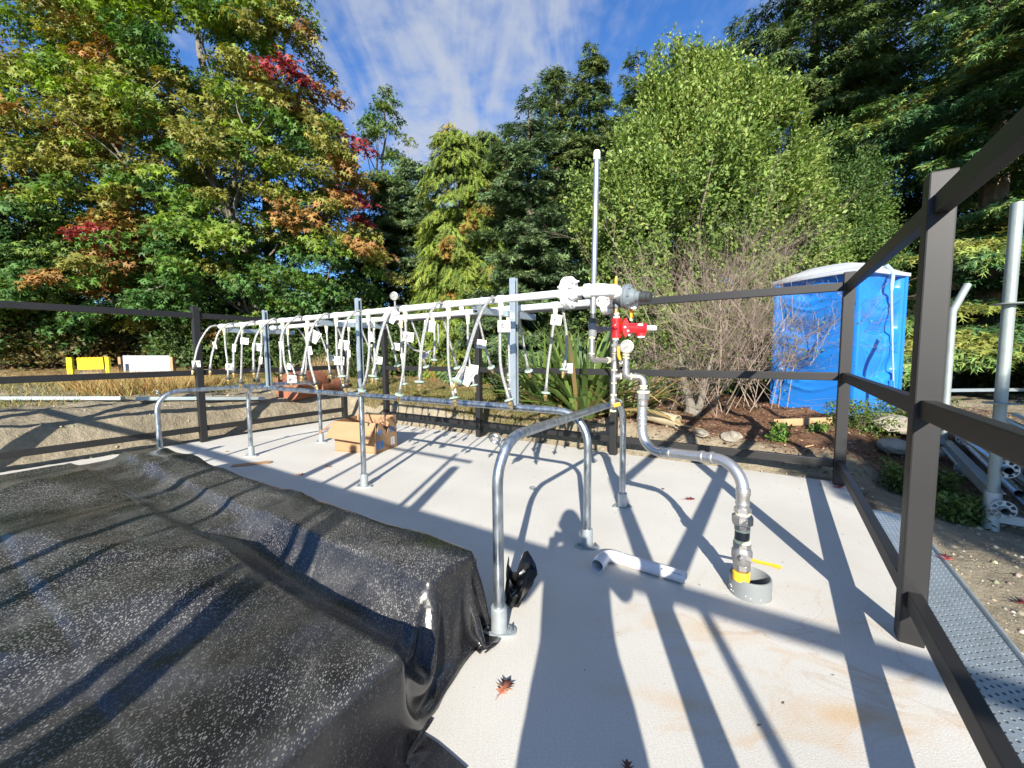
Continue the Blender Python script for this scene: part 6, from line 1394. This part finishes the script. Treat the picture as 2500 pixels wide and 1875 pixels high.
bush((3.6, 8.7, gz(3.6, 8.7)), [(4.0, 8.9, 3.7, 2.4, 1.7, 3.3), (2.75, 8.4, 2.5, 1.35, 1.2, 2.1), (5.3, 8.6, 3.3, 1.5, 1.2, 2.0), (3.8, 9.0, 5.0, 1.1, 1.0, 2.2), (5.0, 9.0, 4.4, 1.2, 1.0, 2.2), (3.0, 8.8, 4.0, 1.1, 1.0, 2.0), (3.85, 8.9, 6.3, .6, .5, 1.1), (4.6, 8.9, 6.1, .55, .5, 1.1), (5.3, 8.9, 5.6, .5, .5, 1.0)], 17500, 10, .080, 'tall pale green bushy tree with small glossy leaves in the centre right', PG, 'bushy_tree', 5, 14, sub=95, back=.12, round_=.18)
bush((6.7, 9.3, gz(6.7, 9.3)), [(6.6, 9.3, 3.4, 1.4, 1.2, 2.4), (7.1, 9.0, 2.6, 1.0, .9, 1.5)], 6500, 10, .058, 'darker green bushy tree at the right flank of the pale one, above the toilet', [(.055, .105, .028), (.075, .13, .030), (.10, .16, .035)], 'bushy_tree', 9, 8, sub=35, back=.12)
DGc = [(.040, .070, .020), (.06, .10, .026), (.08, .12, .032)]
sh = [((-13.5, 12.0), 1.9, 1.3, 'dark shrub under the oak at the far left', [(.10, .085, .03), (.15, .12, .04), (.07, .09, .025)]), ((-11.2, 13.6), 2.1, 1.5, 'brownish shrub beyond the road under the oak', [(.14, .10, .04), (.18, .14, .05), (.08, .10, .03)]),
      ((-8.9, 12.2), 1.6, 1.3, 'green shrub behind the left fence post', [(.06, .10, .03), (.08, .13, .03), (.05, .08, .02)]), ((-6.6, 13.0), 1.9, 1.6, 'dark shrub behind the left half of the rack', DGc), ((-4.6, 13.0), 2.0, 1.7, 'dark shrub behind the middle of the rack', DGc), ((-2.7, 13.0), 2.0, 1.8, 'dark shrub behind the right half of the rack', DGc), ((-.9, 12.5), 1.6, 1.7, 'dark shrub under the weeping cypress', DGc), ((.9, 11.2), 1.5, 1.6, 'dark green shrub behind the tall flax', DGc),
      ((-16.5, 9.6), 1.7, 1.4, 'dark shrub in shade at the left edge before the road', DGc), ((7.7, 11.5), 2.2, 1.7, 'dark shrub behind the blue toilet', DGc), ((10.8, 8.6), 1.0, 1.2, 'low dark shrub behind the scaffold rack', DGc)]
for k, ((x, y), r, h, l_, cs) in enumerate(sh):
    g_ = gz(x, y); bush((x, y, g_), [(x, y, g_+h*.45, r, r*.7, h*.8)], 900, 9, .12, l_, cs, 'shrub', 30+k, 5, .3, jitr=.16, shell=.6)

oak((3.2, -4.6, gz(3.2, -4.6)), 'small oak standing behind the viewpoint to the right', [(3.15, -4.6, 3.75, 1.35, 1.0, .55)], 60, 90, .16, oakcol2, .06, 21, clumpr=(.3, .45), limbs=10, back=1.0)
# --- dead twiggy shrub between the bushy tree and the blue toilet -----------------
def twiggy(loc, n, L, label, spread, name='bare_shrub', seed=0, tilt=(0, 0), leaves=0):
    t = thing(name, label, 'shrub', loc); base = v3(loc); V = []; m_ = MB(); tips = []
    def grow(p, d_, L_, r, dep):
        d_ = nrm(d_); q = p+d_*L_*.5+rng.normal(size=3)*L_*.06; e = q+nrm(d_+rng.normal(size=3)*.22)*L_*.5
        m_.tube([p, q, e], [r, r*.8, r*.55], 3, cap=False); tips.append(e)
        if dep >= 4: return
        for k in range((5, 4, 3, 3)[dep]):
            f = rng.uniform(.3, 1); b = p+(e-p)*f; grow(b, d_*.8+rng.normal(size=3)*.40+np.array([tilt[0]*.25, 0, .02]), L_*rng.uniform(.42, .72), r*.58, dep+1)
    for k in range(n):
        d_ = np.array([rng.normal()*spread+tilt[0], rng.normal()*spread*.6+tilt[1], 1.0]); grow(base+np.array([rng.normal()*.28, rng.normal()*.15, 0]), d_, L*rng.uniform(.7, 1.15), .0085, 0)
    m_.build('twigs', TWIG, t, smooth=False)
    if leaves:
        T_ = np.array(tips)[rng.integers(0, len(tips), leaves)]; T_ = T_+rng.normal(size=T_.shape)*.04; scatter('leaves', T_, rdir(leaves), rdir(leaves)+np.array([0, -.3, .6]), .045*rng.uniform(.6, 1.2, leaves), jit(np.tile([.13, .18, .03], (leaves, 1))), T_LEAF, LEAF, t)
twiggy((3.30, 6.15, gz(3.3, 6.15)), 14, 1.6, 'bare grey-brown twiggy shrub in front of the blue toilet', .45, seed=1, tilt=(.25, 0), leaves=500)
twiggy((3.15, 6.95, gz(3.15, 6.95)), 15, 2.1, 'tall grey-brown bare thicket merging into the bushy tree', .34, seed=9, tilt=(.30, 0), leaves=500)
twiggy((2.55, 6.3, gz(2.55, 6.3)), 6, .85, 'bare twiggy shrub right of the flax, behind the relief valve', .42, seed=2, tilt=(.05, 0), leaves=200)
twiggy((3.9, 6.35, gz(3.9, 6.35)), 9, 1.1, 'bare twiggy shrub whose ends brush the blue toilet', .4, seed=3, tilt=(-.05, .1), leaves=300)
twiggy((2.1, 6.0, gz(2.1, 6.0)), 6, .6, 'low tangle of dead stems beside the flax', .8, seed=4)
# fibrous trunk between them
m_ = MB(); bp0 = np.array([2.62, 5.95, gz(2.62, 5.95)-.05]); tt_ = thing('tree_stump', 'split grey trunk base rising from the mulch under the twiggy shrubs', 'tree', bp0)
m_.tube(crom([bp0, bp0+np.array([.02, 0, .18]), bp0+np.array([-.05, .05, .5]), bp0+np.array([-.12, .1, .95])], 5), list(np.linspace(.10, .020, 16)), 10); m_.build('trunk', BARKG, tt_)
m_ = MB(); m_.tube(crom([bp0+np.array([.06, 0, .0]), bp0+np.array([.16, 0, .2]), bp0+np.array([.24, .05, .5]), bp0+np.array([.38, .1, .95])], 5), list(np.linspace(.07, .016, 16)), 10); m_.build('side_stem', BARKG, tt_)

# --- flax ------------------------------------------------------------------------
def flax(loc, n, L, label, seed=0, wdt=.045, cols=((.13, .20, .045), (.17, .25, .055), (.09, .15, .04)), dead=.12, spread=1.0, face=None):
    t = thing('flax_plant', label, 'plant', loc); base = v3(loc)
    for k in range(n):
        az = rng.random()*6.283; el = rng.uniform(.35, 1.35)**.9 if k % 3 else rng.uniform(.9, 1.45); l_ = L*rng.uniform(.55, 1.1); o_ = np.array([math.cos(az), math.sin(az), 0])
        isd = rng.random() < dead; col = np.array(cols[rng.integers(len(cols))])*rng.uniform(.75, 1.25)
        if isd: col = np.array([.34, .24, .10])*rng.uniform(.7, 1.2); el *= .6
        P = []; p = base+o_*rng.uniform(0, .16)+np.array([rng.normal()*.05, rng.normal()*.05, 0]); d_ = o_*math.cos(el)*spread+np.array([0, 0, math.sin(el)]); seg = 9
        bend = rng.uniform(.04, .16)*(1.5 if l_ > L*.8 else 1)
        for i in range(seg+1):
            P.append(p.copy()); d_ = nrm(d_+np.array([0, 0, -bend*(i/seg)*1.6])); p = p+d_*l_/seg; p[2] = max(p[2], base[2]+.02)
        sv_ = nrm(np.cross(d_, (0, 0, 1))+rng.normal(size=3)*.15); w_ = wdt*rng.uniform(.7, 1.2); V = []; cv = []
        for i, p in enumerate(P):
            f = i/seg; ww = w_*min(1, .55+f*1.6)*(1-max(0, f-.55)/.45)**.8*.5; tan_ = nrm(P[min(i+1, seg)]-P[max(0, i-1)]); s_ = nrm(sv_-tan_*(sv_@tan_)); nn_ = np.cross(s_, tan_)
            V += [p-s_*ww+nn_*ww*.3, p, p+s_*ww+nn_*ww*.3]; cc_ = col*(1.0 if f < .85 else 1.15); cv += [cc_]*3
        Fq = [(3*i+j, 3*i+j+1, 3*i+j+4, 3*i+j+3) for i in range(seg) for j in (0, 1)]
        me = fastmesh('leaf', np.array(V), np.array(Fq).ravel(), np.full(len(Fq), 4), FLAXM, np.array(cv), True)
        o = link('leaf', me, t); o.matrix_parent_inverse = Matrix.Translation(t.location).inverted()
def fl(u, v, Y): p = at(u, v, Y); return (p[0], p[1], gz(p[0], p[1]))
flax(fl(1425, 1060, 5.75), 135, 1.7, 'large green flax with long strap leaves behind the near end of the rack', 1, .075)
flax(fl(1335, 1040, 6.3), 100, 1.5, 'flax plant behind and left of the large flax', 2, .066)
flax(fl(1530, 1055, 5.6), 45, 1.1, 'smaller flax clump right of the relief valve, half dead', 3, .05, dead=.45)
flax(fl(1240, 1000, 7.6), 40, 1.0, 'dark flax clump behind the charcoal sack', 4, .05, ((.035, .06, .02), (.05, .08, .025)))
for k, (u, Y, l_) in enumerate(((925, 10.5, 'small strap-leaved clump in shade behind the middle rack post'), (690, 10.8, 'small strap-leaved clump behind the left of the rack'), (330, 12.6, 'yellow-green strap-leaved clump beyond the road'), (400, 12.5, 'second strap-leaved clump beyond the road, next to dry grass'), (870, 10.8, 'low strap-leaved clump left of the middle rack post'))):
    flax(fl(u, 900, Y), 34, .8, l_, 10+k, .05, ((.09, .12, .03), (.05, .08, .02)), dead=.2)

# --- ground cover ------------------------------------------------------------------
def ptsin(n, fn, xr, yr, maxit=60):
    out = []
    for _ in range(maxit):
        x = rng.uniform(*xr, n); y = rng.uniform(*yr, n); k = fn(x, y); out.append(np.stack([x[k], y[k]], 1))
        if sum(len(o_) for o_ in out) >= n: break
    P_ = np.concatenate(out)[:n]; return np.concatenate([P_, terrain(P_[:, 0], P_[:, 1])[:, None]], 1)
def blades(name, P_, hgt, wdt, cols, label=None, cat=None, lean=.5, kind='stuff', matl=None, parent=None):
    n = len(P_); D = rdir(n)*lean; D[:, 2] = 1; Nn = rdir(n); S = hgt*rng.uniform(.5, 1.3, n); c = np.array(cols)[rng.integers(0, len(cols), n)]
    return scatter(name, P_, D, Nn, S, jit(c, .2), T_BLADE, matl or DRY, parent, wid=np.full(n, wdt)*rng.uniform(.7, 1.3, n), kind=kind, label=label, cat=cat)
def lawn(x, y):
    a, b = ab(x, y); return (b > .62) & (a < -3.1) & (a > -12) & (y < 10.8) & (fbm(x, y, .9, 3, 6) > -.25)
blades('lawn_grass', ptsin(30000, lawn, (-9, 1), (5, 11)), .065, .006, [(.22, .19, .06), (.12, .14, .035), (.30, .24, .10), (.08, .12, .025)])
def edge(x, y):
    a, b = ab(x, y); return (b > .40) & (b < .75) & (a < -3.0) & (a > -7.6)
blades('overhanging_turf', ptsin(9000, edge, (-7, 1), (5, 9)), .11, .006, [(.24, .19, .07), (.13, .15, .04), (.30, .22, .10)], lean=1.1)
def dry(x, y): return (((x+6.55)/.95)**2+((y-7.15)/.75)**2 < 1+.5*fbm(x, y, 2, 2, 3)) | (((x+8.0)/1.6)**2+((y-8.9)/.55)**2 < 1)
blades('dry_grass', ptsin(15000, dry, (-10, -5), (5.9, 9.6)), .30, .008, [(.46, .30, .11), (.50, .36, .15), (.36, .22, .08), (.30, .26, .10)], lean=.75)
def verge(x, y):
    a, b = ab(x, y); return (a < -9.0) & (x > -15) & (y < 9.8) & (y > 5.2) & (fbm(x, y, .9, 3, 16) > -.30)
blades('verge_grass', ptsin(16000, verge, (-15, -4), (5, 9.8)), .13, .008, [(.30, .24, .10), (.16, .17, .05), (.40, .30, .13), (.10, .13, .035)], lean=.8)
def gl(x, y): return ((x+10.6)/1.3)**2+((y-7.1)/.5)**2 < 1
blades('green_grass', ptsin(4000, gl, (-12.5, -9), (6.4, 7.8)), .22, .010, [(.06, .11, .03), (.09, .14, .04), (.20, .17, .06)], lean=.7, matl=LEAF)
for k, (u, Y) in enumerate(((440, 12.2), (790, 10.2))):
    p = at(u, 880, Y); q_ = p[None, :]+rng.normal(size=(900, 3))*np.array([.16, .12, 0]); q_[:, 2] = gz(p[0], p[1]); tt_ = thing('grass_tuft', ['tan tussock of dry grass beyond the road, behind the white board', 'tan tussock of dry grass behind the left rack post'][k], 'grass', (p[0], p[1], gz(p[0], p[1])))
    blades('blades', q_, .55, .012, [(.42, .30, .16), (.34, .24, .12)], lean=.6, parent=tt_)
# soil clods and stones on the cut banks and mound
def bank(x, y):
    a, b = ab(x, y); o_ = (a < -7.5) | (b > .14) | (a > .14); return o_ & ((b < .9) & (a > -9.8) | (a > .1)) & (y < 9)
P_ = ptsin(8000, bank, (-11, 8), (.2, 9)); P_[:, 2] -= .006; S_ = .006+.030*rng.random(len(P_))**8; cl_ = np.array([(.36, .315, .225), (.33, .285, .20), (.38, .335, .24)])[rng.integers(0, 3, len(P_))]
clods('soil_clods', P_, S_, jit(cl_, .12), CLOD)
def mulchf(x, y):
    a, b = ab(x, y); return (b > .3) & (a > -3.2) & (a < 2.3) & (b < 4)
P_ = ptsin(24000, mulchf, (-2, 7), (3, 9)); P_[:, 2] += .006; n = len(P_); D = rdir(n); D[:, 2] *= .25; Nn = rdir(n)*.4+np.array([0, 0, 1]); S = rng.uniform(.015, .055, n)
mc = np.array([(.26, .13, .07), (.17, .09, .055), (.36, .23, .13), (.11, .07, .05)])[rng.integers(0, 4, n)]
scatter('bark_mulch', P_, D, Nn, S, jit(mc), T_LEAF, DRY, None, wid=S*1.0, kind='stuff')
def gravelf(x, y):
    a, b = ab(x, y); return (a > .42) & (a < 4) & (b < 1.5)
P_ = ptsin(13000, gravelf, (.4, 7), (-3, 6)); S_ = .004+.022*rng.random(len(P_))**6; cl_ = np.array([(.36, .32, .25), (.30, .26, .20), (.42, .38, .31), (.24, .21, .16)])[rng.integers(0, 4, len(P_))]
clods('gravel', P_, S_, jit(cl_, .12), CLOD)
# white stones along the road edge
P_ = []
for k in range(420):
    u_ = rng.uniform(0, 640); p = at(u_, 850, 14.6+rng.normal()*.15); P_.append((p[0], p[1], gz(p[0], p[1])+.05))
P_ = np.array(P_); clods('edging_stones', P_, rng.uniform(.05, .14, len(P_))*np.where(P_[:, 1] < 11, .6, 1), jit(np.tile([.48, .46, .42], (len(P_), 1))), CLOD)
# twigs and leaf litter
def lit(x, y): return np.ones_like(x, bool)
P_ = ptsin(9000, lambda x, y: (lawn(x, y) | (y > 9.5)) & (y < 16), (-16, 2), (6, 16)); P_[:, 2] += .01; n = len(P_); D = rdir(n); D[:, 2] *= .2; S = rng.uniform(.05, .12, n)
lc = np.array([(.36, .20, .08), (.28, .14, .06), (.42, .28, .12)])[rng.integers(0, 3, n)]
scatter('leaf_litter', P_, D, rdir(n)*.4+np.array([0, 0, 1]), S, jit(lc), T_LEAF, DRY, None, kind='stuff')
# weeds outside the right-hand fence
def weed(x, y, r, n, label, col, h=.16):
    g_ = gz(x, y); t = thing('weed', label, 'plant', (x, y, g_)); u_ = rdir(n); P_ = np.stack([x+u_[:, 0]*r*rng.random(n)**.5, y+u_[:, 1]*r*.8*rng.random(n)**.5, np.zeros(n)], 1); P_[:, 2] = terrain(P_[:, 0], P_[:, 1])+h*rng.random(n)
    scatter('leaves', P_, rdir(n)*.8, rdir(n)*.5+np.array([0, -.2, .9]), rng.uniform(.025, .055, n), jit(np.array(col)[rng.integers(0, len(col), n)]), T_LEAF, LEAF, t)
    m_ = MB()
    for k in range(20): q = P_[rng.integers(n)]; m_.tube([np.array([x, y, g_]), (np.array([x, y, g_])+q)/2+np.array([0, 0, .03]), q], .003, 4)
    m_.build('stems', TWIG, t)
wc = [(.05, .09, .02), (.09, .14, .03), (.13, .17, .04)]
weed(3.72, 3.62, .34, 2600, 'bushy green weed just outside the far corner post', wc, .22); weed(3.40, 2.95, .22, 1500, 'green weed in the gap beside the right-hand bottom rail', wc, .18); weed(4.35, 4.95, .5, 2200, 'leafy bramble in front of the blue toilet', wc, .30); weed(5.3, 5.25, .5, 1500, 'leafy bramble at the right foot of the blue toilet', wc, .25); weed(3.05, 4.55, .14, 500, 'small green seedling on the mulch by the far rail', [(.10, .20, .03)], .22); weed(3.75, 4.9, .12, 250, 'tiny green seedling near the timber plank', [(.12, .22, .04)], .10)
weed(1.9, 5.35, .12, 300, 'small weed beside the drain pipe', wc, .15)
# bits of bark, needles and grit blown on to the slab
nn = 420; aa = rng.uniform(-7.2, .1, nn); bb = np.where(rng.random(nn) < .5, -.02-np.abs(rng.normal(size=nn))*.25, rng.uniform(-4.6, 0, nn)); P_ = np.array([W(a, b, .003) for a, b in zip(aa, bb)]); keep = ~((aa < -1.0) & (bb < -2.9)); P_ = P_[keep]; n = len(P_)
D = rdir(n); D[:, 2] *= .08; S = rng.uniform(.008, .028, n); scatter('slab_debris', P_, D, rdir(n)*.15+np.array([0, 0, 1]), S, jit(np.array([(.16, .09, .05), (.24, .15, .07), (.10, .08, .06)])[rng.integers(0, 3, n)]), T_LEAF, DRY, None, wid=S*.5, kind='stuff')
# fallen leaves on the gravel and plank
RG = [(2.60, 1.95), (2.72, 1.80), (2.82, 1.72), (2.55, 2.30), (2.95, 1.55), (2.40, 1.42), (2.66, 1.62)]
for k, (x, y) in enumerate(RG):
    mt = (LR, LO, LB, LR, LO, LR, LB)[k]; where = ['on the gravel beside the plank, farthest', 'on the gravel, orange, second in the drift', 'on the gravel, tan, in the middle of the drift', 'single red leaf near the plank edge', 'orange leaf at the right end of the drift', 'red leaf lying on the perforated plank', 'tan leaf tucked against the plank edge'][k]
    leaf_obj((x, y, gz(x, y)+.012 if k != 5 else .02), .13, k*1.3, mt, 'oak leaf '+where, .4)
